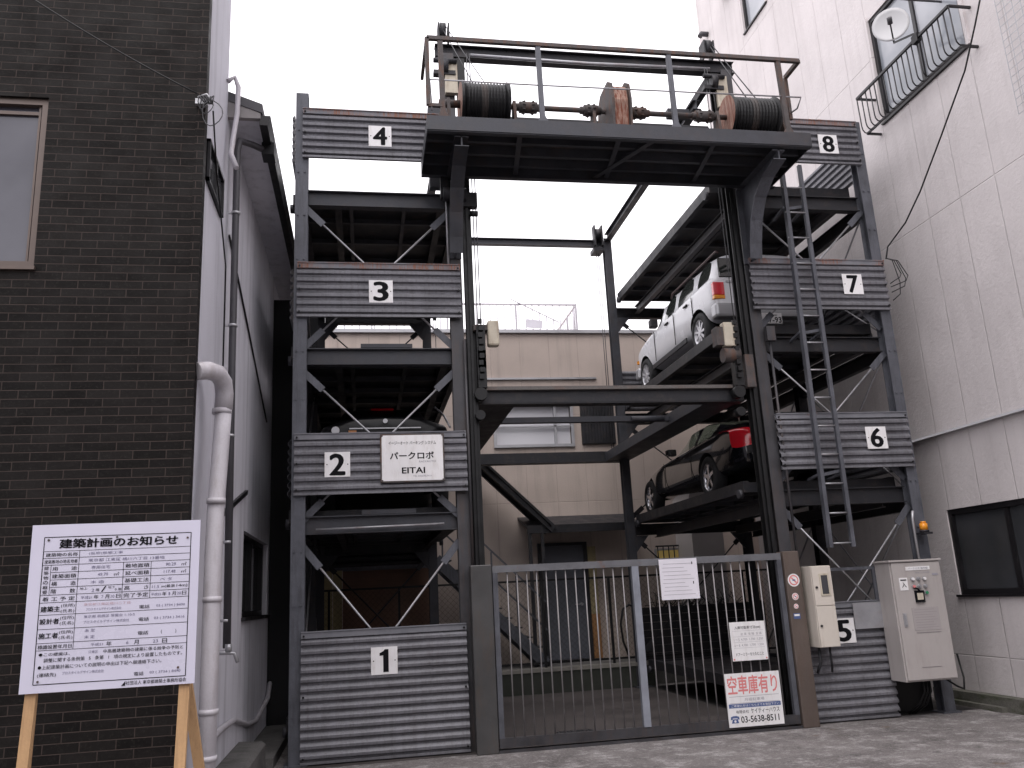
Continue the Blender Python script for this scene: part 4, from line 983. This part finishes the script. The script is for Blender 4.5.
T('敷地面積', .56,.259,.702,.284,1,.02); T('延べ面積', .56,.304,.702,.329,1,.02); T('基礎工法', .56,.349,.702,.374,1,.02); T('高        さ', .56,.394,.702,.420,1,.02); T('完了予定', .558,.439,.704,.465,1,.02)
T('(仮称)新築工事', .34,.177,.54,.196,2); T('東京都 江東区 横川六丁目 13番地', .34,.218,.79,.238,2)
T('専用住宅', .36,.262,.47,.282,2); T('90.29', .80,.263,.86,.281,2); T('㎡', .895,.262,.925,.283,1)
T('49.79', .40,.308,.46,.326,2); T('㎡', .495,.307,.525,.328,1); T('117.48', .79,.308,.86,.326,2); T('㎡', .895,.307,.925,.328,1)
T('木 造', .36,.353,.44,.372,2); T('ベ タ', .77,.353,.84,.372,2)
T('地上', .30,.392,.345,.406,1); T('2', .37,.402,.385,.420,2); T('階', .395,.402,.415,.420,1); T('/', .425,.390,.455,.424,1); T('地下', .465,.392,.505,.406,1); T('0 階', .505,.404,.545,.421,1)
T('11.5', .725,.398,.765,.416,2); T('m(最高', .78,.397,.86,.418,1,.01); T('14m)', .87,.397,.935,.418,1,.01)
T('平成21', .31,.444,.375,.463,2); T('年', .385,.441,.412,.465,1,.01); T('7', .43,.445,.44,.462,2); T('月', .45,.441,.475,.465,1,.01); T('10', .485,.445,.505,.462,2); T('日', .515,.441,.54,.465,1,.01)
T('平成22', .72,.444,.78,.463,2); T('年', .787,.441,.812,.465,1,.01); T('1', .825,.445,.832,.462,2); T('月', .845,.441,.868,.465,1,.01); T('20', .875,.445,.898,.462,2); T('日', .905,.441,.93,.465,1,.01)
for v, s_ in ((.475,'建築主'),(.548,'設計者'),(.632,'施工者')):
    T(s_, .085,v+.022,.195,v+.055,1,.025); T('(住所)', .20,v+.010,.278,v+.034,1,0); T('(氏名)', .20,v+.042,.278,v+.066,1,0)
T('電話', .655,.515,.715,.537,1,.02); T('03 ( 3734 ) 8490', .755,.516,.925,.534,2)
T('東京都江東区横川二丁目', .33,.488,.60,.504,3); T('プロスタイルデザイン株式会社', .345,.518,.55,.534,2); 
T('東京都 板橋区 常盤台 1-10-5', .335,.560,.63,.577,2); T('プロスタイルデザイン株式会社', .335,.592,.60,.610,2); T('電話', .655,.590,.715,.612,1,.02); T('03 ( 3734 ) 3416', .745,.590,.925,.609,2)
T('未 定', .345,.642,.405,.661,2); T('未 定', .345,.680,.405,.699,2); T('電話', .655,.672,.715,.694,1,.02); T('(           )', .79,.670,.88,.695,1)
T('標識設置年月日', .085,.724,.277,.748,1,.02); T('平成21', .385,.727,.455,.745,2); T('年', .475,.723,.505,.749,1,.015); T('6', .59,.727,.603,.745,2); T('月', .635,.723,.662,.749,1,.015); T('23', .745,.727,.775,.745,2); T('日', .80,.723,.828,.749,1,.015)
T('●この標識は、', .095,.770,.27,.790,1,.01); T('江東区', .375,.770,.43,.786,2); T('中高層建築物の建築に係る紛争の予防と', .46,.768,.925,.790,1,.01)
T('調整に関する条例第   5   条第   1   項の規定により設置したものです。', .125,.802,.92,.826,1,.01)
T('●上記建築計画についての説明の申出は下記へ御連絡下さい。', .095,.842,.80,.866,1,.01)
T('(連絡先)', .095,.886,.20,.912,1,.01); T('プロスタイルデザイン株式会社', .235,.884,.47,.902,2)
T('電話', .645,.912,.70,.934,1,.015); T('03 ( 3734 ) 8490', .735,.912,.915,.930,2)
T('社団法人 東京都建築士事務所協会', .60,.962,.95,.985,1,.012)
b.prism([(U(.575),V(.988)),(U(.597),V(.988)),(U(.597),V(.962))],'y',yt,YN,1)
for uu_, vv_ in ((.10,.095),(.925,.11),(.90,.90),(.10,.935),(.5,.09)): b.cyl((U(uu_),YN-.005,V(vv_)),(U(uu_),YN,V(vv_)),.006,8,4)
b.build('board', [mat('white_board', (.60,.585,.70), .35, 0, .02, 3), m_ink, plain('pen_blue', (.13,.12,.20), .7), plain('pen_red', (.50,.34,.38), .6), m_rusty], nb)
def leg(p, q): 
    b = MB(); b.bar(p, q, .055, .035, 0, (0,1,0)); b.build('leg', m_wood, nb)
leg((-1.715,5.19,1.9),(-1.715,5.19,.95+0)); 
for ob in [o for o in S.objects if o.parent == nb and o.name.startswith('leg')]: bpy.data.objects.remove(ob)
leg((-1.735,5.20,2.1),(-1.80,5.16,0)); leg((-.965,5.20,2.1),(-1.0,5.16,0)); leg((-1.77,5.25,1.9),(-1.955,5.7,0)); leg((-1.08,5.22,1.9),(-.84,5.75,0))
b = MB(); b.box(-1.76,-.93,5.168,5.19,1.95,1.99); b.box(-1.76,-.93,5.168,5.19,1.40,1.44); b.build('batten', m_wood, nb)

# ================================================================== CARS
def car(name, label, base, st, glass, paint, wheels, r_w, rimmat, group='cars parked in the tower', extra_mat=None, spokes=5, tw_=.19):
    root = thing(name, base, label, 'car', group); X, Y, Z = base
    bm = bmesh.new(); rings = []
    for (y, zb, zm, zl, wb, zr, gb_, gt_) in st:
        half = [(0,zb),(.8*wb,zb),(.975*wb,zb+.07),(wb,zm),(wb*.985,zl),(gb_,zl+.025),(gt_,zr-.06),(gt_*.75,zr-.008),(0,zr)]
        pts = half + [(-a, c) for a, c in reversed(half[1:-1])]
        rings.append([bm.verts.new((X+a, Y+y, Z+c)) for a, c in pts])
    n = 16; cre = bm.edges.layers.float.new('crease_edge')
    for j in range(len(rings)-1):
        for k in range(n):
            fce = bm.faces.new((rings[j][k], rings[j][(k+1)%n], rings[j+1][(k+1)%n], rings[j+1][k])); kk = k if k < 8 else 15-k
            fce.material_index = glass(j, kk, k < 8); fce.smooth = True
    bm.faces.new(rings[0]).smooth = True; bm.faces.new(list(reversed(rings[-1]))).smooth = True
    bmesh.ops.recalc_face_normals(bm, faces=bm.faces)
    for e_ in bm.edges:
        ms = {f_.material_index for f_ in e_.link_faces}
        if len(ms) > 1: e_[cre] = .75
    for j in range(len(rings)-1):
        for k in (4,5,12,11):
            e_ = bm.edges.get((rings[j][k], rings[j+1][k]))
            if e_: e_[cre] = max(e_[cre], .35)
    for k in range(n):
        for j, c_ in ((0,.5),(len(rings)-1,.5)):
            e_ = bm.edges.get((rings[j][k], rings[j][(k+1)%n]))
            if e_: e_[cre] = c_
    me = bpy.data.meshes.new('body'); bm.to_mesh(me); bm.free()
    gl = m_coupeglass if name == 'coupe_car' else (m_dull if name == 'saloon_car' else m_carglass)
    mats = [paint, gl.copy(), gl.copy(), gl.copy(), gl.copy(), m_lampred, m_under, gl.copy()]
    for m_ in mats: me.materials.append(m_)
    tmp = bpy.data.objects.new('tmp_body', me); COL.objects.link(tmp)
    sb = tmp.modifiers.new('s', 'SUBSURF'); sb.levels = 2; sb.render_levels = 2
    cut = MB()
    for wy in wheels:
        for s_ in (-1,1): cut.cyl((X+s_*(st[4][4]-.32),Y+wy,Z+r_w),(X+s_*(st[4][4]+.2),Y+wy,Z+r_w), r_w*1.17, 28, 0)
    cm = cut.build('tmp_cut', mats)
    for p_ in cm.data.polygons: p_.material_index = 6
    bo = tmp.modifiers.new('b', 'BOOLEAN'); bo.object = cm; bo.operation = 'DIFFERENCE'; bo.solver = 'EXACT'
    bo.material_mode = 'INDEX'
    dg = bpy.context.evaluated_depsgraph_get(); me2 = bpy.data.meshes.new_from_object(tmp.evaluated_get(dg))
    bpy.data.objects.remove(tmp); bpy.data.objects.remove(cm)
    names = ['body','rear_window','windscreen','side_window','side_window','tail_lamp','wheel_well','quarter_window']
    slots = [m_.name if m_ else '' for m_ in me2.materials]
    for idx in range(len(me2.materials)):
        bm = bmesh.new(); bm.from_mesh(me2)
        drop = [f_ for f_ in bm.faces if f_.material_index != idx]
        if idx in (3,4,5,7):   # left and right are split by side
            pass
        bmesh.ops.delete(bm, geom=drop, context='FACES')
        if not bm.faces: bm.free(); continue
        nm = names[idx] if idx < len(names) else 'wheel_well'
        sides = [0] if nm in ('body','rear_window','windscreen','wheel_well') else [-1,1]
        for sd_ in sides:
            b2 = bm.copy()
            if sd_: bmesh.ops.delete(b2, geom=[f_ for f_ in b2.faces if (f_.calc_center_median().x-X)*sd_ < 0], context='FACES')
            if b2.faces:
                for f_ in b2.faces: f_.material_index = 0
                m3 = bpy.data.meshes.new(nm); b2.to_mesh(m3); m3.materials.append(me2.materials[idx]); link(nm, m3, root)
            b2.free()
        bm.free()
    w0 = st[4][4]
    for wy in wheels:
        for s_ in (-1,1):
            xo = X+s_*(w0-.015); xi = X+s_*(w0-.015-tw_); c = (Y+wy, Z+r_w)
            def rv(mb, prof, mi=0, na=28):
                vs = []; fs = []
                for x, rr_ in prof:
                    for k in range(na): t = 2*math.pi*k/na; vs.append((x, c[0]+rr_*math.cos(t), c[1]+rr_*math.sin(t)))
                for i in range(len(prof)-1):
                    for k in range(na): fs.append((i*na+k,i*na+(k+1)%na,(i+1)*na+(k+1)%na,(i+1)*na+k))
                mb.add(vs, fs, mi, True)
            t_ = MB(); q = (xo-xi)
            rv(t_, [(xi,r_w*.6),(xi,r_w*.93),(xi+q*.12,r_w),(xi+q*.88,r_w),(xo,r_w*.93),(xo+s_*.004,r_w*.8),(xo,r_w*.66),(xo-q*.2,r_w*.63)])
            wh = t_.build('wheel', m_tyre, root)
            rm = MB(); rv(rm, [(xo-q*.02,r_w*.67),(xo-q*.05,r_w*.60),(xo-q*.25,r_w*.56)])
            for k in range(spokes):
                t = 2*math.pi*k/spokes+.3; d_ = Vector((0,math.cos(t),math.sin(t))); o_ = Vector((xo-q*.12,c[0],c[1]))
                rm.bar(o_+d_*r_w*.08, o_+d_*r_w*.62, .02, r_w*(.17 if spokes < 7 else .12), 0, tuple(Vector((1,0,0)).cross(d_)))
            rm.cyl((xo-q*.2,c[0],c[1]),(xo-q*.03,c[0],c[1]),r_w*.17,14)
            rm.build('rim', rimmat, wh)
            dk = MB(); dk.cyl((xo-q*.5,c[0],c[1]),(xo-q*.45,c[0],c[1]),r_w*.6,20); dk.build('hub', m_dark, wh)
    return root
# --- white boxy estate, level 7
st = [(0.0,.42,.72,.93,.76,1.32,.70,.60),(.04,.34,.72,.96,.83,1.38,.77,.65),(.16,.32,.72,.97,.85,1.42,.79,.67),(.70,.30,.72,.97,.85,1.43,.79,.68),(.88,.30,.72,.97,.85,1.435,.79,.68),
      (1.64,.30,.72,.96,.85,1.44,.79,.68),(1.76,.30,.72,.96,.85,1.44,.79,.68),(2.34,.30,.72,.955,.85,1.43,.79,.67),(2.50,.30,.72,.95,.85,1.41,.79,.67),(2.98,.30,.70,.93,.85,1.01,.80,.70),(3.12,.30,.70,.92,.85,.985,.79,.70),(3.72,.32,.68,.86,.84,.92,.77,.66),(3.90,.36,.66,.80,.81,.86,.74,.6),(3.97,.42,.62,.74,.74,.78,.66,.5)]
def g_suv(j, k, rt):
    if k == 5 and j in (2,): return 7
    if k == 5 and j in (4,): return 3
    if k == 5 and j in (6,): return 3
    if k == 5 and j in (8,): return 3
    if k in (6,7) and j == 8: return 2
    return 0
BX, BY, BZ = 5.95, 11.22, 5.16
st = [(a*.94,)+tuple(q) for a,*q in st]
suv = car('estate_car', 'white boxy estate car parked nose away behind the number 7 panel', (BX,BY,BZ), st, g_suv, m_white_paint, (.63,3.22), .31, m_rimw, spokes=9)
b = MB(); b.box(BX-.70,BX+.70,BY-.012,BY+.02,BZ+.98,BZ+1.29); b.build('rear_window', m_carglass, suv, .03)
for s_ in (-1,1):
    b = MB(); xa, xb = sorted((BX+s_*.64,BX+s_*.815)); b.box(xa,xb,BY-.018,BY+.12,BZ+.70,BZ+.90,0); b.box(xa,xb,BY-.02,BY+.12,BZ+.64,BZ+.698,1); b.build('tail_lamp', [m_lampred, m_lampam], suv, .008)
b = MB(); b.box(BX-.84,BX+.84,BY-.09,BY+.12,BZ+.34,BZ+.56); b.build('rear_bumper', m_silver, suv, .04)
b = MB(); b.box(BX-.845,BX+.845,BY+3.58,BY+3.78,BZ+.34,BZ+.56); b.build('front_bumper', m_silver, suv, .04)
b = MB(); b.box(BX-.60,BX+.60,BY-.02,BY+.0,BZ+.90,BZ+.93); b.box(BX-.1,BX+.1,BY-.03,BY-.015,BZ+.86,BZ+.90); b.build('tailgate_trim', m_silver, suv)
b = MB(); y = BY-.115; b.box(BX-.165,BX+.165,y,y+.02,BZ+.22,BZ+.385,0); put_text(b,'37-93',BX-.10,BZ+.235,.25,.085,y-.003,1,.03); put_text(b,'足立 500',BX-.09,BZ+.335,.18,.03,y-.003,1,.01); put_text(b,'す',BX-.15,BZ+.26,.035,.035,y-.003,1,.01); b.build('number_plate', [m_white, m_ink], suv)
for s_ in (-1,1):
    b = MB(); b.tube([(BX+s_*.60,BY+.15,BZ+1.44),(BX+s_*.61,BY+.2,BZ+1.48),(BX+s_*.61,BY+2.1,BZ+1.49),(BX+s_*.60,BY+2.2,BZ+1.44)], .018, 8); b.build('roof_rail', mat('dark_red_trim', (.05,.02,.02), .4, 0, .1, 3), suv)
    b = MB(); xm = BX+s_*.88; b.box(xm-.07,xm+.07,BY+2.40,BY+2.54,BZ+.98,BZ+1.13); b.box(min(BX+s_*.84,xm),max(BX+s_*.84,xm),BY+2.45,BY+2.49,BZ+.98,BZ+1.02); b.build('door_mirror', m_dark, suv, .03)
    for yy in (.94,1.83): b = MB(); b.box(BX+s_*.857-.012,BX+s_*.857+.012,BY+yy,BY+yy+.16,BZ+.86,BZ+.89); b.build('door_handle', m_dark, suv, .008)
    b = MB(); xs_ = sorted((BX+s_*.845,BX+s_*.856)); 
    for yy in (.76,1.58,2.56): b.box(xs_[0],xs_[1],BY+yy,BY+yy+.006,BZ+.40,BZ+.93)
    b.build('door_gap', m_under, suv)
    b = MB(); b.box(min(BX+s_*.835,BX+s_*.86),max(BX+s_*.835,BX+s_*.86),BY+1.1,BY+2.75,BZ+.29,BZ+.38); b.build('sill', m_dark, suv, .01)
    b = MB(); xs_ = sorted((BX+s_*.79,BX+s_*.845)); b.box(xs_[0],xs_[1],BY+3.55,BY+3.62,BZ+.62,BZ+.68); b.build('indicator', m_lampam, suv)
    b = MB(); b.cyl((BX+s_*.60,BY+3.66,BZ+.70),(BX+s_*.60,BY+3.76,BZ+.70),.09,16); b.build('headlight', m_silver, suv)
# --- black coupe, level 6
st = [(0.0,.42,.62,.80,.58,.93,.50,.40),(.07,.32,.60,.86,.74,.985,.64,.50),(.30,.27,.58,.88,.83,1.02,.72,.55),(.62,.25,.57,.89,.87,1.07,.76,.56),(1.15,.24,.56,.88,.88,1.20,.77,.55),
      (1.75,.24,.55,.855,.875,1.28,.76,.55),(1.85,.24,.55,.85,.875,1.285,.76,.55),(2.35,.24,.55,.83,.87,1.265,.75,.54),(3.05,.24,.54,.80,.87,.93,.76,.58),(3.20,.24,.54,.785,.87,.88,.75,.58),(3.85,.25,.50,.70,.86,.76,.72,.55),(4.20,.28,.46,.61,.78,.66,.66,.48),(4.32,.34,.44,.54,.62,.58,.52,.38)]
def g_cp(j, k, rt):
    if k == 5 and j in (4,): return 7
    if k == 5 and j in (6,7): return 3
    if k in (6,7) and j in (3,4): return 1
    if k in (6,7) and j in (7,): return 2
    if k == 4 and j in (0,1,2): return 5
    if k == 3 and j in (0,1): return 5
    return 0
CX, CY, CZ = 6.0, 11.02, 2.96
cpe = car('coupe_car', 'glossy black coupe with big red tail lamps parked behind the number 6 panel', (CX,CY,CZ), st, g_cp, m_black_paint, (1.12,3.86), .315, m_rim, spokes=5)
for s_ in (-1,1):
    b = MB(); xm = CX+s_*.89; b.box(xm-.08,xm+.08,CY+2.45,CY+2.57,CZ+.86,CZ+.97); b.box(min(CX+s_*.82,xm),max(CX+s_*.82,xm),CY+2.49,CY+2.53,CZ+.86,CZ+.89); b.build('door_mirror', m_black_paint, cpe, .035)
    b = MB(); b.cyl((CX+s_*.45,CY-.02,CZ+.30),(CX+s_*.45,CY+.2,CZ+.30),.05,14); b.build('exhaust', m_silver, cpe)
    b = MB(); b.box(CX+s_*.868-.01,CX+s_*.868+.01,CY+2.0,CY+2.15,CZ+.72,CZ+.745); b.build('door_handle', m_black_paint, cpe, .006)
    b = MB(); xs_ = sorted((CX+s_*.868,CX+s_*.877)); 
    for yy in (1.72,2.95): b.box(xs_[0],xs_[1],CY+yy,CY+yy+.006,CZ+.32,CZ+.80)
    b.build('door_gap', m_under, cpe)
b = MB(); b.box(CX-.6,CX+.6,CY+.02,CY+.18,CZ+1.05,CZ+1.075); 
for s_ in (-1,1): b.box(CX+s_*.5-.03,CX+s_*.5+.03,CY+.05,CY+.15,CZ+.96,CZ+1.05)
b.build('spoiler', m_black_paint, cpe, .01)
b = MB(); b.box(CX-.165,CX+.165,CY-.03,CY-.01,CZ+.52,CZ+.68); b.build('number_plate', m_white, cpe)
b = MB(); b.box(CX-.70,CX+.70,CY-.045,CY+.1,CZ+.36,CZ+.50); b.build('rear_bumper', m_black_paint, cpe, .03)
# --- black saloon, level 2 (seen from behind)
st = [(0.0,.42,.65,.86,.66,.97,.60,.48),(.06,.34,.64,.90,.78,1.01,.70,.55),(.30,.30,.62,.92,.84,1.035,.74,.60),(.75,.28,.60,.93,.86,1.06,.76,.60),(.95,.28,.60,.93,.86,1.10,.76,.60),
      (1.60,.28,.60,.92,.86,1.38,.76,.57),(1.75,.28,.60,.92,.86,1.40,.76,.57),(2.60,.28,.60,.90,.86,1.41,.76,.57),(2.80,.28,.6,.90,.86,1.39,.76,.57),(3.45,.28,.58,.86,.86,1.0,.76,.60),(3.6,.28,.56,.84,.86,.95,.74,.6),(4.15,.30,.52,.74,.84,.82,.70,.56),(4.42,.34,.48,.66,.74,.72,.62,.46)]
def g_sd(j, k, rt):
    if k == 5 and j in (4,): return 7
    if k == 5 and j in (6,8): return 3
    if k in (6,7) and j == 4: return 1
    if k in (6,7) and j == 8: return 2
    return 0
m_dull = plain('dull_black_paint', (.004,.004,.005), .35, 0., **{'Specular IOR Level':.25})
DX, DY, DZ = .28, 10.72, 2.84
st = [(a,b_,c*1.05,d_*1.15,e_,f_*1.15,g_*.96,h_) for a,b_,c,d_,e_,f_,g_,h_ in st]
sdn = car('saloon_car', 'black saloon car seen from behind above the number 2 panel', (DX,DY,DZ), st, g_sd, m_dull, (.95,3.5), .315, m_rim)
b = MB(); b.box(DX-.16,DX+.16,DY+1.55,DY+1.60,DZ+1.56,DZ+1.59); b.build('brake_light', m_lampred, sdn)
b = MB(); b.cyl((DX+.0,DY-.02,DZ+1.08),(DX,DY+.03,DZ+1.08),.03,16); b.build('badge', m_silver, sdn)
b = MB(); b.box(DX-.45,DX+.45,DY-.02,DY+.02,DZ+.98,DZ+.995); b.build('boot_trim', m_silver, sdn)
b = MB(); b.box(DX-.46,DX-.36,DY-.015,DY+.03,DZ+.93,DZ+.965); b.build('sticker', mat('dull_orange', (.30,.13,.05), .5), sdn)
b = MB(); b.box(DX-.165,DX+.165,DY-.03,DY-.01,DZ+.55,DZ+.72); b.build('number_plate', m_white, sdn)
b = MB(); b.tube([(DX+.70,DY+.75,DZ+1.42),(DX+.78,DY+.35,DZ+1.22),(DX+.83,DY+.05,DZ+1.0)], .014, 8); b.build('side_glint', m_silver, sdn)  # silver tube standing in for a reflection streak on the right pillar
b = MB(); b.cyl((DX-.62,DY-.01,DZ+.97),(DX-.62,DY+.04,DZ+.97),.05,14); b.build('side_lamp', m_silver, sdn)
for s_ in (-1,1):
    b = MB(); xm = DX+s_*.93; b.box(xm-.08,xm+.08,DY+3.2,DY+3.3,DZ+.92,DZ+1.04); b.box(min(DX+s_*.82,xm),max(DX+s_*.82,xm),DY+3.24,DY+3.28,DZ+.92,DZ+.95); b.build('door_mirror', m_black_paint, sdn, .03)

bpy.context.view_layer.update()
def split_pieces(o):
    me = o.data; n = len(me.vertices); par = list(range(n))
    def find(a):
        while par[a] != a: par[a] = par[par[a]]; a = par[a]
        return a
    for e_ in me.edges:
        a, c = find(e_.vertices[0]), find(e_.vertices[1])
        if a != c: par[a] = c
    roots = {}
    for p_ in me.polygons: roots.setdefault(find(p_.vertices[0]), []).append(p_)
    if len(roots) < 2: return
    for k, polys in enumerate(roots.values()):
        ids = sorted({v for p_ in polys for v in p_.vertices}); mp_ = {v: i for i, v in enumerate(ids)}
        m2 = bpy.data.meshes.new(me.name); m2.from_pydata([tuple(me.vertices[v].co) for v in ids], [], [[mp_[v] for v in p_.vertices] for p_ in polys])
        for mt in me.materials: m2.materials.append(mt)
        for a, c in zip(m2.polygons, polys): a.material_index = c.material_index; a.use_smooth = c.use_smooth
        q = o if k == 0 else o.copy()
        if k: COL.objects.link(q)
        q.data = m2
SPLIT = {'end_stile','collar','window_surround','side_tie_rod','tie_rod','batten','tread','canopy_post','hoist_cable','drum_cable','axle_end','motor','yellow_sheet','door_gap','gusset_plate','stringer','rear_rail','window_bar','clip','floor_track','bracket_plate','catch_plate','wheel_well'}
for o in list(S.objects):
    if o.type == 'MESH' and o.name.split('.')[0] in SPLIT: split_pieces(o)
